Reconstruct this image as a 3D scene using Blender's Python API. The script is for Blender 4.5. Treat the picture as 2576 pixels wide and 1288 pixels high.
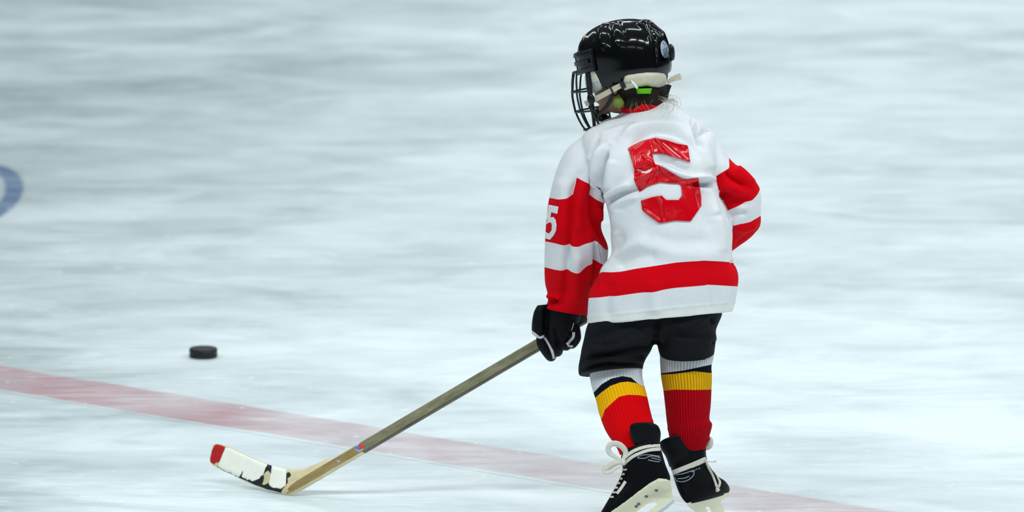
import bpy, bmesh, math, random
import numpy as np
from mathutils import Vector, Matrix
from mathutils.bvhtree import BVHTree
from mathutils.geometry import delaunay_2d_cdt
from mathutils.interpolate import poly_3d_calc

scene = bpy.context.scene
col = scene.collection
for o in list(bpy.data.objects):
    bpy.data.objects.remove(o)
random.seed(7)

# ------------------------------------------------------------------ camera
F = 17200.0                      # focal length in pixels of the 2576 px wide frame
D, H = 15.97, 3.40               # distance to the skater, height above the ice
PITCH = math.atan((644 + 2310) / F)
FW = Vector((0, math.cos(PITCH), -math.sin(PITCH)))
UP = Vector((0, math.sin(PITCH), math.cos(PITCH)))
CAM = Vector((0, -D, H))
cd = bpy.data.cameras.new('camera')
cam = bpy.data.objects.new('camera', cd)
col.objects.link(cam)
cam.location = CAM
cam.rotation_euler = (math.pi / 2 - PITCH, 0, 0)
cd.sensor_width = 36
cd.lens = F * 36 / 2576
cd.clip_end = 300
cd.dof.use_dof = True
cd.dof.focus_distance = 16.15
cd.dof.aperture_fstop = 4.5
scene.camera = cam

# ------------------------------------------------------------------ world and exposure
w = bpy.data.worlds.new('rink')
scene.world = w
w.use_nodes = True
nt = w.node_tree
bg = nt.nodes['Background']
tc = nt.nodes.new('ShaderNodeTexCoord')
sx = nt.nodes.new('ShaderNodeSeparateXYZ')
rp = nt.nodes.new('ShaderNodeValToRGB')
rp.color_ramp.elements[0].position = 0.50
rp.color_ramp.elements[0].color = (0.10, 0.125, 0.13, 1)
rp.color_ramp.elements[1].position = 1.0
rp.color_ramp.elements[1].color = (0.62, 0.74, 0.77, 1)
mp = nt.nodes.new('ShaderNodeMapRange')
mp.inputs[1].default_value = -1
nt.links.new(tc.outputs['Generated'], sx.inputs[0])
nt.links.new(sx.outputs[2], mp.inputs[0])
nt.links.new(mp.outputs[0], rp.inputs[0])
nt.links.new(rp.outputs[0], bg.inputs[0])
bg.inputs[1].default_value = 0.30
scene.view_settings.view_transform = 'Standard'
scene.view_settings.look = 'None'
scene.view_settings.exposure = 0.0
scene.view_settings.gamma = 1
scene.view_settings.use_curve_mapping = False

# rows of rink ceiling lamps
def lamp(x, y, z, sx_, sy_, power, color=(0.90, 0.98, 1.0)):
    l = bpy.data.lights.new('ceiling_lamp', 'AREA')
    l.shape = 'RECTANGLE'
    l.size, l.size_y = sx_, sy_
    l.energy = power
    l.color = color
    o = bpy.data.objects.new('ceiling_lamp', l)
    o.location = (x, y, z)
    col.objects.link(o)
    return o
for ry, pw, ln, wd_, step_ in ((-16, 170, 7, 2.0, 9), (-5.5, 330, 3.4, 0.5, 5), (2.4, 130, 3.4, 0.45, 5), (14, 520, 7, 2.0, 9)):
    n_ = 2 if step_ == 5 else 1
    for k in range(-n_, n_ + 1):
        lamp(k * step_ + 1.0, ry, 8.5, ln, wd_, pw * (1.0 + 0.02 * k * step_))

# ------------------------------------------------------------------ geometry helpers
def ray(px, py):
    return FW + Vector(((px - 1288) / F, 0, 0)) + UP * ((644 - py) / F)
def P(px, py, y):
    d = ray(px, py)
    return CAM + d * ((y + D) / d.y)
def G(px, py, z=0.0):
    d = ray(px, py)
    return CAM + d * ((H - z) / -d.z)
def proj(v):
    r = Vector(v) - CAM
    dz = r.dot(FW)
    return 1288 + F * r.x / dz, 644 - F * r.dot(UP) / dz
def proj_np(V):
    r = V - np.array(CAM)
    dz = r @ np.array(FW)
    return 1288 + F * r[:, 0] / dz, 644 - F * (r @ np.array(UP)) / dz

def tag(o, label=None, cat=None, group=None, kind=None):
    if label: o['label'] = label
    if cat: o['category'] = cat
    if group: o['group'] = group
    if kind: o['kind'] = kind
    return o
def empty(name, loc=(0, 0, 0)):
    o = bpy.data.objects.new(name, None)
    col.objects.link(o)
    o.location = loc
    o.empty_display_size = 0.1
    return o
def mesh_obj(name, V, Fc, mat, parent=None, uv=None, smooth=True):
    me = bpy.data.meshes.new(name)
    me.from_pydata([tuple(v) for v in V], [], [tuple(f) for f in Fc])
    me.update()
    if uv is not None:
        ul = me.uv_layers.new(name='UVMap')
        li = np.empty(len(me.loops), dtype=np.int32)
        me.loops.foreach_get('vertex_index', li)
        ul.data.foreach_set('uv', np.asarray(uv, dtype=np.float32)[li].ravel())
    return link(name, me, mat, parent, smooth)
def link(name, me, mat, parent=None, smooth=True):
    o = bpy.data.objects.new(name, me)
    me.name = name
    col.objects.link(o)
    for m in (mat if isinstance(mat, (list, tuple)) else [mat]):
        me.materials.append(m)
    if smooth:
        me.polygons.foreach_set('use_smooth', [True] * len(me.polygons))
    if parent is not None:
        o.parent = parent
        o.matrix_parent_inverse = Matrix.Translation(-world_loc(parent))
    return o
def world_loc(o):
    v = Vector(o.location)
    if o.parent is not None:
        v = o.matrix_parent_inverse @ v + world_loc(o.parent)
    return v

def catmull(A, m):
    A = np.asarray(A, dtype=float)
    n = len(A)
    out = []
    for i in range(n - 1):
        p0 = A[max(i - 1, 0)]; p1 = A[i]; p2 = A[i + 1]; p3 = A[min(i + 2, n - 1)]
        for k in range(m):
            t = k / m
            out.append(0.5 * ((2 * p1) + (-p0 + p2) * t + (2 * p0 - 5 * p1 + 4 * p2 - p3) * t * t
                              + (-p0 + 3 * p1 - 3 * p2 + p3) * t ** 3))
    out.append(A[-1])
    return np.array(out)

def loft(rings, n=56, m=6, exp=2.0, cap=True):
    """rings: Lx,Ly,Rx,Ry,yc,hd,bow,dy  -> verts, faces, uv.  A ring spans L..R in the photo, hd is its half depth,
    bow drops its near side (pixels), dy sets its right end deeper than its left one."""
    R = [list(r) + [0] * (8 - len(r)) for r in rings]
    C = catmull(R, m)
    V, Fc, uv = [], [], []
    e = 2.0 / exp
    for j, (lx, ly, rx, ry, yc, hd, bow, dy) in enumerate(C):
        for i in range(n):
            a = 2 * math.pi * i / n
            c, s = math.cos(a), math.sin(a)
            c2 = math.copysign(abs(c) ** e, c); s2 = math.copysign(abs(s) ** e, s)
            px = (lx + rx) / 2 + (rx - lx) / 2 * c2
            py = (ly + ry) / 2 + (ry - ly) / 2 * c2 + bow * s2
            V.append(P(px, py, yc - hd * s2 + dy * c2))
            uv.append((i / n if i <= n / 2 else 1 - i / n, j / m))
    for j in range(len(C) - 1):
        for i in range(n):
            a = j * n + i; b = j * n + (i + 1) % n
            Fc.append((a, a + n, b + n, b))
    if cap:
        for base, rev in ((0, False), ((len(C) - 1) * n, True)):
            c = sum((V[base + i] for i in range(n)), Vector()) / n
            V.append(c); uv.append((0.5, 0))
            k = len(V) - 1
            for i in range(n):
                f = (base + i, base + (i + 1) % n, k)
                Fc.append(f[::-1] if rev else f)
    return V, Fc, uv

def tube(pts, rad, n=10, m=5, flat=1.0, close=True):
    """a tube along 3D points, rad a number or a list; flat squeezes it"""
    A = [list(p) + [(rad[i] if isinstance(rad, (list, tuple)) else rad)] for i, p in enumerate(pts)]
    C = catmull(A, m) if m > 1 else np.array(A, dtype=float)
    V, Fc = [], []
    prev = None
    for j in range(len(C)):
        p = Vector(C[j][:3]); r = C[j][3]
        t = Vector(C[min(j + 1, len(C) - 1)][:3]) - Vector(C[max(j - 1, 0)][:3])
        if t.length < 1e-9: t = Vector((0, 0, 1))
        t.normalize()
        if prev is None:
            u = t.cross(Vector((0, 1, 0)))
            if u.length < 0.1: u = t.cross(Vector((1, 0, 0)))
        else:
            u = prev - t * prev.dot(t)
        u.normalize(); prev = u
        v = t.cross(u)
        for i in range(n):
            a = 2 * math.pi * i / n
            V.append(p + u * (r * math.cos(a)) + v * (r * flat * math.sin(a)))
    for j in range(len(C) - 1):
        for i in range(n):
            a = j * n + i; b = j * n + (i + 1) % n
            Fc.append((a, b, b + n, a + n))
    if close:
        Fc.append(tuple(range(n))[::-1])
        Fc.append(tuple(range((len(C) - 1) * n, len(C) * n)))
    return V, Fc

def merge(*parts):
    V, Fc = [], []
    for p in parts:
        k = len(V)
        V += list(p[0]); Fc += [tuple(i + k for i in f) for f in p[1]]
    return V, Fc

def ball(c, rx, ry, rz, n=20, m=14, rot=None):
    V, Fc = [], []
    c = Vector(c)
    for j in range(1, m):
        t = math.pi * j / m
        for i in range(n):
            a = 2 * math.pi * i / n
            q = Vector((rx * math.sin(t) * math.cos(a), ry * math.sin(t) * math.sin(a), rz * math.cos(t)))
            if rot: q = rot @ q
            V.append(c + q)
    for j in range(m - 2):
        for i in range(n):
            a = j * n + i; b = j * n + (i + 1) % n
            Fc.append((a, a + n, b + n, b))
    top = Vector((0, 0, rz)); bot = Vector((0, 0, -rz))
    if rot: top = rot @ top; bot = rot @ bot
    V += [c + top, c + bot]
    k = len(V)
    for i in range(n):
        Fc.append((i, (i + 1) % n, k - 2))
        Fc.append(((m - 2) * n + (i + 1) % n, (m - 2) * n + i, k - 1))
    return V, Fc

def fuse(parts, voxel, smooth=6, lam=0.5):
    """one skin around closed shapes -> numpy verts, faces"""
    V, Fc = merge(*parts)
    me = bpy.data.meshes.new('work')
    me.from_pydata([tuple(v) for v in V], [], Fc)
    bm = bmesh.new(); bm.from_mesh(me)
    bmesh.ops.recalc_face_normals(bm, faces=bm.faces)
    bm.to_mesh(me); bm.free()
    o = bpy.data.objects.new('work', me); col.objects.link(o)
    md = o.modifiers.new('r', 'REMESH'); md.mode = 'VOXEL'; md.voxel_size = voxel
    dg = bpy.context.evaluated_depsgraph_get(); dg.update()
    m2 = bpy.data.meshes.new_from_object(o.evaluated_get(dg))
    bpy.data.objects.remove(o)
    VV = np.empty(len(m2.vertices) * 3); m2.vertices.foreach_get('co', VV); VV = VV.reshape(-1, 3)
    FF = [tuple(p.vertices) for p in m2.polygons]
    bpy.data.meshes.remove(m2); bpy.data.meshes.remove(me)
    VV = relax(VV, FF, smooth, lam)
    return VV, FF
def edges_of(FF):
    E = set()
    for f in FF:
        for i in range(len(f)):
            a, b = f[i], f[(i + 1) % len(f)]
            E.add((a, b) if a < b else (b, a))
    return np.array(list(E))
def relax(V, FF, it, lam=0.5):
    E = edges_of(FF)
    deg = np.zeros(len(V)); np.add.at(deg, E[:, 0], 1); np.add.at(deg, E[:, 1], 1)
    deg[deg == 0] = 1
    V = V.copy()
    for k in range(it):
        l = lam if k % 2 == 0 else -lam * 1.02
        S = np.zeros_like(V)
        np.add.at(S, E[:, 0], V[E[:, 1]]); np.add.at(S, E[:, 1], V[E[:, 0]])
        V += l * (S / deg[:, None] - V)
    return V
def normals(V, FF):
    N = np.zeros_like(V)
    Q = np.array([f if len(f) == 4 else (f[0], f[1], f[2], f[2]) for f in FF])
    n = np.cross(V[Q[:, 2]] - V[Q[:, 0]], V[Q[:, 3]] - V[Q[:, 1]])
    tri = Q[:, 2] == Q[:, 3]
    n[tri] = np.cross(V[Q[tri, 1]] - V[Q[tri, 0]], V[Q[tri, 2]] - V[Q[tri, 0]])
    for k in range(4): np.add.at(N, Q[:, k], n)
    N /= np.maximum(np.linalg.norm(N, axis=1), 1e-12)[:, None]
    return N
def dist_poly(x, y, pl):
    """distance from points to a polyline, and the position along it 0..1"""
    pl = np.asarray(pl, float)
    best = np.full(x.shape, 1e9); tt = np.zeros(x.shape)
    L = np.r_[0, np.cumsum(np.hypot(*np.diff(pl, axis=0).T))]
    for i in range(len(pl) - 1):
        a, b = pl[i], pl[i + 1]
        d = b - a; q = max(d @ d, 1e-9)
        t = np.clip(((x - a[0]) * d[0] + (y - a[1]) * d[1]) / q, 0, 1)
        ds = np.hypot(x - a[0] - t * d[0], y - a[1] - t * d[1])
        m = ds < best
        best[m] = ds[m]; tt[m] = ((L[i] + t * math.sqrt(q)) / L[-1])[m]
    return best, tt
GAIN = 2.6
def fold(V, FF, folds, passes=1, mask=None):
    """press folds into the side of a cloth that faces the rink's near end: (polyline, width px, height mm)"""
    N = normals(V, FF)
    x, y = proj_np(V)
    near = np.clip((-(N @ np.array(FW)) + 0.15) / 0.5, 0, 1)
    off = np.zeros(len(V))
    for fd in folds:
        pl, wd, h = fd[:3]
        pl2 = catmull(pl, 4) if len(pl) > 2 else np.array(pl, float)
        d, t = dist_poly(x, y, pl2)
        end = np.clip(np.minimum(t, 1 - t) / 0.18, 0, 1); end = end * end * (3 - 2 * end)
        g_ = np.exp(-(d / wd) ** 2) * (0.25 + 0.75 * end)
        if len(fd) > 3:          # an overlapping edge: only one side of the line stands up
            sd = np.zeros(len(V)); bd = np.full(len(V), 1e9)
            for i in range(len(pl2) - 1):
                a, b = pl2[i], pl2[i + 1]
                dd = b - a; q = max(dd @ dd, 1e-9)
                t_ = np.clip(((x - a[0]) * dd[0] + (y - a[1]) * dd[1]) / q, 0, 1)
                ds = np.hypot(x - a[0] - t_ * dd[0], y - a[1] - t_ * dd[1])
                m = ds < bd
                bd[m] = ds[m]; sd[m] = (dd[0] * (y - a[1]) - dd[1] * (x - a[0]))[m] / math.sqrt(q)
            g_ = g_ * np.clip(0.5 + sd * fd[3] / 2.5, 0, 1) * end
        off += GAIN * h / 1000 * g_
    if mask is not None: off *= mask
    return V + N * (off * near)[:, None]
def bvh(V, FF):
    return BVHTree.FromPolygons([Vector(v) for v in V], FF)
def field_attr(o, name, vals):
    a = o.data.attributes.new(name, 'FLOAT', 'POINT')
    a.data.foreach_set('value', np.asarray(vals, dtype=np.float32))
def inside(px, py, poly):
    c = False; j = len(poly) - 1
    for i in range(len(poly)):
        xi, yi = poly[i]; xj, yj = poly[j]
        if (yi > py) != (yj > py) and px < (xj - xi) * (py - yi) / (yj - yi) + xi: c = not c
        j = i
    return c
def tri_poly(polys, step):
    """triangulate outlines (first outer, rest holes) on a fine grid"""
    vs, es = [], []
    for poly in polys:
        k = len(vs); pts = []
        for i in range(len(poly)):
            a, b = poly[i], poly[(i + 1) % len(poly)]
            q = max(1, int(math.hypot(b[0] - a[0], b[1] - a[1]) / step))
            for s in range(q): pts.append((a[0] + (b[0] - a[0]) * s / q, a[1] + (b[1] - a[1]) * s / q))
        vs += pts
        es += [(k + i, k + (i + 1) % len(pts)) for i in range(len(pts))]
    o = np.array(polys[0]); x0, y0 = o.min(0); x1, y1 = o.max(0)
    nb = len(vs); B = np.array(vs)
    y = y0 + step / 2
    while y < y1:
        x = x0 + step / 2
        while x < x1:
            if inside(x, y, polys[0]) and not any(inside(x, y, h) for h in polys[1:]) and np.min(np.hypot(B[:nb, 0] - x, B[:nb, 1] - y)) > step * 0.4:
                vs.append((x, y))
            x += step
        y += step
    r = delaunay_2d_cdt([Vector(v) for v in vs], es, [], 0, 1e-6)
    pts = [(v.x, v.y) for v in r[0]]
    tr = []
    for f in r[2]:
        cx = sum(pts[i][0] for i in f) / len(f); cy = sum(pts[i][1] for i in f) / len(f)
        if inside(cx, cy, polys[0]) and not any(inside(cx, cy, h) for h in polys[1:]): tr.append(tuple(f))
    return pts, tr
def decal(name, polys, trees, mat, parent, lift=0.0012, step=4, back=False, thick=0.0008):
    """a thin patch laid on the surface of what it is stuck or sewn to"""
    pts, tr = tri_poly(polys, step)
    V, ok = [], []
    for (x, y) in pts:
        d = ray(x, y).normalized()
        best = None
        for T in trees:
            if back: hit = T.ray_cast(CAM + d * 25, -d)
            else: hit = T.ray_cast(CAM, d)
            if hit[0] is not None and (best is None or (hit[3] < best[3])): best = hit
        ok.append(best is not None)
        dd = d if back else -d
        V.append(best[0] + dd * lift if best else Vector())
    fs = [f for f in tr if all(ok[i] for i in f)]
    fs = [f for f in fs if max((V[f[i]] - V[f[i - 1]]).length for i in range(len(f))) < 0.03]
    used = sorted({i for f in fs for i in f}); mp_ = {i: k for k, i in enumerate(used)}
    xs = np.array([pts[i] for i in used]) if used else np.zeros((0, 2))
    uv = [((p[0] - 1288) / 100, (p[1] - 644) / 100) for p in xs]
    fs = [tuple(mp_[i] for i in f) for f in fs]
    # outward orientation
    o2 = []
    for f in fs:
        a, b, c = (V[used[f[0]]], V[used[f[1]]], V[used[f[2]]])
        nrm = (b - a).cross(c - a)
        o2.append(f if (nrm.dot(FW) < 0) != back else f[::-1])
    o = mesh_obj(name, [V[i] for i in used], o2, mat, parent, uv=uv)
    md = o.modifiers.new('s', 'SOLIDIFY'); md.thickness = thick; md.offset = 1
    return o
def crease(o, folds, amt=1.0):
    me = o.data
    V = np.empty(len(me.vertices) * 3); me.vertices.foreach_get('co', V); V = V.reshape(-1, 3)
    V = fold(V, [tuple(p.vertices) for p in me.polygons], [(a, b, c * amt) for a, b, c in folds])
    me.vertices.foreach_set('co', V.ravel())
def strip(pl, wd):
    """an outline of given width round a polyline"""
    pl = catmull(pl, 5) if len(pl) > 2 else np.array(pl, float)
    t = np.gradient(pl, axis=0); t /= np.linalg.norm(t, axis=1)[:, None]
    n = np.c_[-t[:, 1], t[:, 0]]
    return [tuple(p) for p in pl + n * wd / 2] + [tuple(p) for p in (pl - n * wd / 2)[::-1]]
def prism(polys, yfun, half, step=6):
    """an upright plate: outline in the photo, its own distance yfun(px, py) and thickness"""
    pts, tr = tri_poly(polys, step)
    n = len(pts); V = []
    for s in (-1, 1):
        for (x, y) in pts:
            h = half(x, y) if callable(half) else half
            V.append(P(x, y, yfun(x, y) + s * h))
    fr = []
    cnt = {}
    for f in tr:
        a, b, c = [np.array(pts[i]) for i in f[:3]]
        cr = (b[0] - a[0]) * (c[1] - a[1]) - (b[1] - a[1]) * (c[0] - a[0])
        f = f if cr > 0 else f[::-1]
        fr.append(f)
        for i in range(len(f)):
            e = (f[i], f[(i + 1) % len(f)])
            cnt[e] = 1
    Fc = [f[::-1] for f in fr] + [tuple(i + n for i in f) for f in fr]
    for (a, b) in cnt:
        if (b, a) not in cnt: Fc.append((a, b, b + n, a + n))
    return V, Fc
def recalc(o):
    bm = bmesh.new(); bm.from_mesh(o.data); bmesh.ops.recalc_face_normals(bm, faces=bm.faces); bm.to_mesh(o.data); bm.free()
def bevel(o, w_, seg=2, ang=40):
    md = o.modifiers.new('b', 'BEVEL'); md.width = w_; md.segments = seg; md.limit_method = 'ANGLE'; md.angle_limit = math.radians(ang)
def auto(o, ang=40):
    me = o.data
    bm = bmesh.new(); bm.from_mesh(me)
    for e in bm.edges:
        if len(e.link_faces) == 2 and e.calc_face_angle(0) > math.radians(ang): e.smooth = False
    bm.to_mesh(me); bm.free()

# ------------------------------------------------------------------ materials
def mat(name, color=(0.5, 0.5, 0.5), rough=0.6, spec=0.5, metal=0.0, coat=0.0, noise=0.0, nscale=80, bump=0.0, bscale=400, sheen=0.0):
    m = bpy.data.materials.new(name); m.use_nodes = True
    n = m.node_tree.nodes; l = m.node_tree.links
    b = n['Principled BSDF']
    b.inputs['Roughness'].default_value = rough
    b.inputs['Metallic'].default_value = metal
    b.inputs['Specular IOR Level'].default_value = spec
    b.inputs['Coat Weight'].default_value = coat
    b.inputs['Coat Roughness'].default_value = 0.06
    b.inputs['Sheen Weight'].default_value = sheen
    b.inputs['Base Color'].default_value = (*color, 1)
    t = n.new('ShaderNodeTexCoord')
    if noise > 0:
        nz = n.new('ShaderNodeTexNoise'); nz.inputs['Scale'].default_value = nscale; nz.inputs['Detail'].default_value = 5
        l.new(t.outputs['Object'], nz.inputs['Vector'])
        mx = n.new('ShaderNodeMix'); mx.data_type = 'RGBA'
        mx.inputs[6].default_value = (*[c * (1 - noise) for c in color], 1)
        mx.inputs[7].default_value = (*[min(1, c * (1 + noise)) for c in color], 1)
        l.new(nz.outputs[0], mx.inputs[0]); l.new(mx.outputs[2], b.inputs['Base Color'])
    if bump > 0:
        nb = n.new('ShaderNodeTexNoise'); nb.inputs['Scale'].default_value = bscale; nb.inputs['Detail'].default_value = 3
        l.new(t.outputs['Object'], nb.inputs['Vector'])
        bp = n.new('ShaderNodeBump'); bp.inputs['Strength'].default_value = bump; bp.inputs['Distance'].default_value = 0.002
        l.new(nb.outputs[0], bp.inputs['Height']); l.new(bp.outputs[0], b.inputs['Normal'])
    return m
RED = (0.66, 0.0, 0.006)
WHITE = (0.74, 0.75, 0.775)
def banded(name, base, bands, rough=0.85, rib=0, noise=0.04, sheen=0.0, bump=0.25, bscale=900, ribdark=0.25):
    """cloth knitted in colours: each band (attribute, colour) covers what lies past its seam"""
    m = mat(name, base, rough, spec=0.08, sheen=sheen)
    n = m.node_tree.nodes; l = m.node_tree.links; b = n['Principled BSDF']
    cur = None
    for an, c in bands:
        at = n.new('ShaderNodeAttribute'); at.attribute_name = an
        mr = n.new('ShaderNodeMapRange'); mr.inputs[1].default_value = -0.5; mr.inputs[2].default_value = 0.5
        l.new(at.outputs['Fac'], mr.inputs[0])
        mx = n.new('ShaderNodeMix'); mx.data_type = 'RGBA'
        l.new(mr.outputs[0], mx.inputs[0])
        if cur is None: mx.inputs[6].default_value = (*base, 1)
        else: l.new(cur, mx.inputs[6])
        mx.inputs[7].default_value = (*c, 1)
        cur = mx.outputs[2]
    t = n.new('ShaderNodeTexCoord')
    nz = n.new('ShaderNodeTexNoise'); nz.inputs['Scale'].default_value = 30; nz.inputs['Detail'].default_value = 6; nz.inputs['Roughness'].default_value = 0.65
    l.new(t.outputs['Object'], nz.inputs['Vector'])
    mr = n.new('ShaderNodeMapRange'); mr.inputs[1].default_value = 0.3; mr.inputs[2].default_value = 0.7
    mr.inputs[3].default_value = 1 - 2 * noise; mr.inputs[4].default_value = 1.0
    l.new(nz.outputs[0], mr.inputs[0])
    sc = n.new('ShaderNodeVectorMath'); sc.operation = 'SCALE'
    if cur is None:
        sc.inputs[0].default_value = base
    else: l.new(cur, sc.inputs[0])
    l.new(mr.outputs[0], sc.inputs['Scale'])
    nb = n.new('ShaderNodeTexNoise'); nb.inputs['Scale'].default_value = bscale; nb.inputs['Detail'].default_value = 2
    l.new(t.outputs['Object'], nb.inputs['Vector'])
    bp = n.new('ShaderNodeBump'); bp.inputs['Strength'].default_value = bump; bp.inputs['Distance'].default_value = 0.001
    l.new(nb.outputs[0], bp.inputs['Height']); nrm = bp.outputs[0]
    out = sc.outputs[0]
    if rib:
        uvn = n.new('ShaderNodeUVMap'); uvn.uv_map = 'UVMap'
        sp = n.new('ShaderNodeSeparateXYZ'); l.new(uvn.outputs[0], sp.inputs[0])
        mu = n.new('ShaderNodeMath'); mu.operation = 'MULTIPLY'; mu.inputs[1].default_value = rib * 2 * math.pi; l.new(sp.outputs[0], mu.inputs[0])
        si = n.new('ShaderNodeMath'); si.operation = 'SINE'; l.new(mu.outputs[0], si.inputs[0])
        b2 = n.new('ShaderNodeBump'); b2.inputs['Strength'].default_value = 0.7; b2.inputs['Distance'].default_value = 0.0012
        l.new(si.outputs[0], b2.inputs['Height']); l.new(nrm, b2.inputs['Normal']); nrm = b2.outputs[0]
        m2 = n.new('ShaderNodeMapRange'); m2.inputs[1].default_value = -1; m2.inputs[2].default_value = 0.6
        m2.inputs[3].default_value = 1 - ribdark; m2.inputs[4].default_value = 1
        l.new(si.outputs[0], m2.inputs[0])
        s2 = n.new('ShaderNodeVectorMath'); s2.operation = 'SCALE'; l.new(out, s2.inputs[0]); l.new(m2.outputs[0], s2.inputs['Scale']); out = s2.outputs[0]
    l.new(out, b.inputs['Base Color']); l.new(nrm, b.inputs['Normal'])
    return m

M = {}
M['jersey'] = banded('jersey_cloth', WHITE, [('hem', (0.80, 0.80, 0.77)), ('red', RED)], noise=0.035)
M['vinyl'] = mat('red_vinyl', (0.60, 0.0, 0.007), 0.16, 0.35, coat=0.0, bump=0.5, bscale=38)
M['white_cloth'] = mat('white_cloth', WHITE, 0.9, 0.2)
M['red_cloth'] = mat('red_cloth', RED, 0.9, 0.2)
M['shorts'] = mat('black_cloth', (0.0050, 0.0058, 0.008), 0.75, 0.12, bump=0.5, bscale=500)
M['glove'] = mat('black_glove', (0.0025, 0.003, 0.005), 0.6, 0.12, bump=0.4, bscale=300)
M['trim'] = mat('white_trim', (0.62, 0.62, 0.66), 0.7, 0.3)
M['shell'] = mat('black_gloss_plastic', (0.002, 0.0026, 0.0036), 0.13, 0.30, coat=0.1)
M['clip'] = mat('dark_plastic', (0.005, 0.006, 0.008), 0.35, 0.3)
M['foam'] = mat('black_foam', (0.004, 0.004, 0.005), 0.9, 0.1)
M['smoke'] = mat('grey_plastic', (0.035, 0.042, 0.05), 0.3, 0.5)
M['wire'] = mat('cage_wire', (0.003, 0.008, 0.009), 0.35, 0.5)
M['pad'] = mat('cream_foam', (0.56, 0.52, 0.40), 0.55, 0.4, noise=0.12, nscale=60)
M['strap'] = mat('cream_strap', (0.58, 0.52, 0.39), 0.75, 0.3, noise=0.12, nscale=90, bump=0.4, bscale=700)
M['ear'] = mat('ear_plastic', (0.55, 0.53, 0.42), 0.35, 0.5)
M['earclear'] = mat('ear_cup', (0.42, 0.45, 0.46), 0.3, 0.5)
M['olive'] = mat('olive_foam', (0.24, 0.20, 0.04), 0.8, 0.2)
M['lime'] = mat('lime_cloth', (0.10, 0.42, 0.01), 0.8, 0.2)
M['lime2'] = mat('yellow_green_cloth', (0.17, 0.20, 0.04), 0.8, 0.2, noise=0.3, nscale=120)
M['skin'] = mat('skin', (0.29, 0.165, 0.11), 0.55, 0.4, noise=0.06, nscale=40)
M['hair'] = mat('brown_hair', (0.012, 0.008, 0.005), 0.7, 0.2, noise=0.5, nscale=200)
M['wisp'] = mat('fair_hair', (0.42, 0.36, 0.27), 0.5, 0.4)
M['leather'] = mat('boot_leather', (0.0015, 0.002, 0.0035), 0.45, 0.10, bump=0.2, bscale=250)
M['guard'] = mat('boot_guard', (0.003, 0.0038, 0.005), 0.45, 0.12)
M['holder'] = mat('cream_holder', (0.76, 0.72, 0.54), 0.35, 0.5, noise=0.06, nscale=40)
M['steel'] = mat('steel', (0.55, 0.6, 0.63), 0.25, 0.5, metal=1.0)
M['lace'] = mat('waxed_lace', (0.62, 0.59, 0.52), 0.8, 0.3, noise=0.12, nscale=150)
M['mark'] = mat('pale_print', (0.22, 0.26, 0.31), 0.5, 0.4)
M['greymark'] = mat('grey_print', (0.16, 0.16, 0.14), 0.6, 0.3)
M['rubber'] = mat('rubber', (0.006, 0.007, 0.009), 0.5, 0.4, noise=0.4, nscale=60, bump=0.5, bscale=150)
M['blackpaint'] = mat('black_tape', (0.006, 0.010, 0.013), 0.6, 0.4)
M['tape'] = mat('white_tape', (0.90, 0.89, 0.80), 0.85, 0.2, noise=0.05, nscale=60, bump=0.6, bscale=90)
M['redtape'] = mat('red_tape', (0.46, 0.008, 0.012), 0.7, 0.3, noise=0.2, nscale=80)
M['blue'] = mat('blue_print', (0.02, 0.25, 0.75), 0.5, 0.3)
M['redp'] = mat('red_print', (0.75, 0.05, 0.05), 0.5, 0.3)
M['stickwhite'] = mat('sticker', (0.45, 0.42, 0.36), 0.5, 0.3, noise=0.3, nscale=200)
M['yellow'] = mat('yellow_print', (0.75, 0.33, 0.01), 0.4, 0.4)
M['clear'] = mat('clear_tie', (0.75, 0.75, 0.68), 0.3, 0.5)

def wood(name, c1, c2, axis_scale, rough=0.5):
    m = mat(name, c1, rough, 0.35)
    n = m.node_tree.nodes; l = m.node_tree.links; b = n['Principled BSDF']
    uvn = n.new('ShaderNodeUVMap'); uvn.uv_map = 'UVMap'
    mpn = n.new('ShaderNodeMapping'); mpn.inputs['Scale'].default_value = axis_scale
    l.new(uvn.outputs[0], mpn.inputs[0])
    nz = n.new('ShaderNodeTexNoise'); nz.inputs['Scale'].default_value = 1.0; nz.inputs['Detail'].default_value = 6; nz.inputs['Roughness'].default_value = 0.7
    l.new(mpn.outputs[0], nz.inputs['Vector'])
    rp_ = n.new('ShaderNodeValToRGB'); rp_.color_ramp.elements[0].position = 0.33; rp_.color_ramp.elements[1].position = 0.68
    rp_.color_ramp.elements[0].color = (*c1, 1); rp_.color_ramp.elements[1].color = (*c2, 1)
    l.new(nz.outputs[0], rp_.inputs[0]); l.new(rp_.outputs[0], b.inputs['Base Color'])
    return m
M['shaft_hi'] = wood('weathered_wood', (0.115, 0.115, 0.060), (0.30, 0.275, 0.165), (14, 60, 1))
M['shaft_lo'] = wood('brown_varnished_wood', (0.24, 0.165, 0.060), (0.42, 0.30, 0.13), (14, 60, 1))
M['pale'] = wood('pale_wood', (0.60, 0.50, 0.27), (0.76, 0.69, 0.46), (14, 60, 1))
M['edge_hi'] = wood('dark_wood_edge', (0.045, 0.042, 0.030), (0.15, 0.125, 0.085), (14, 60, 1))

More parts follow.
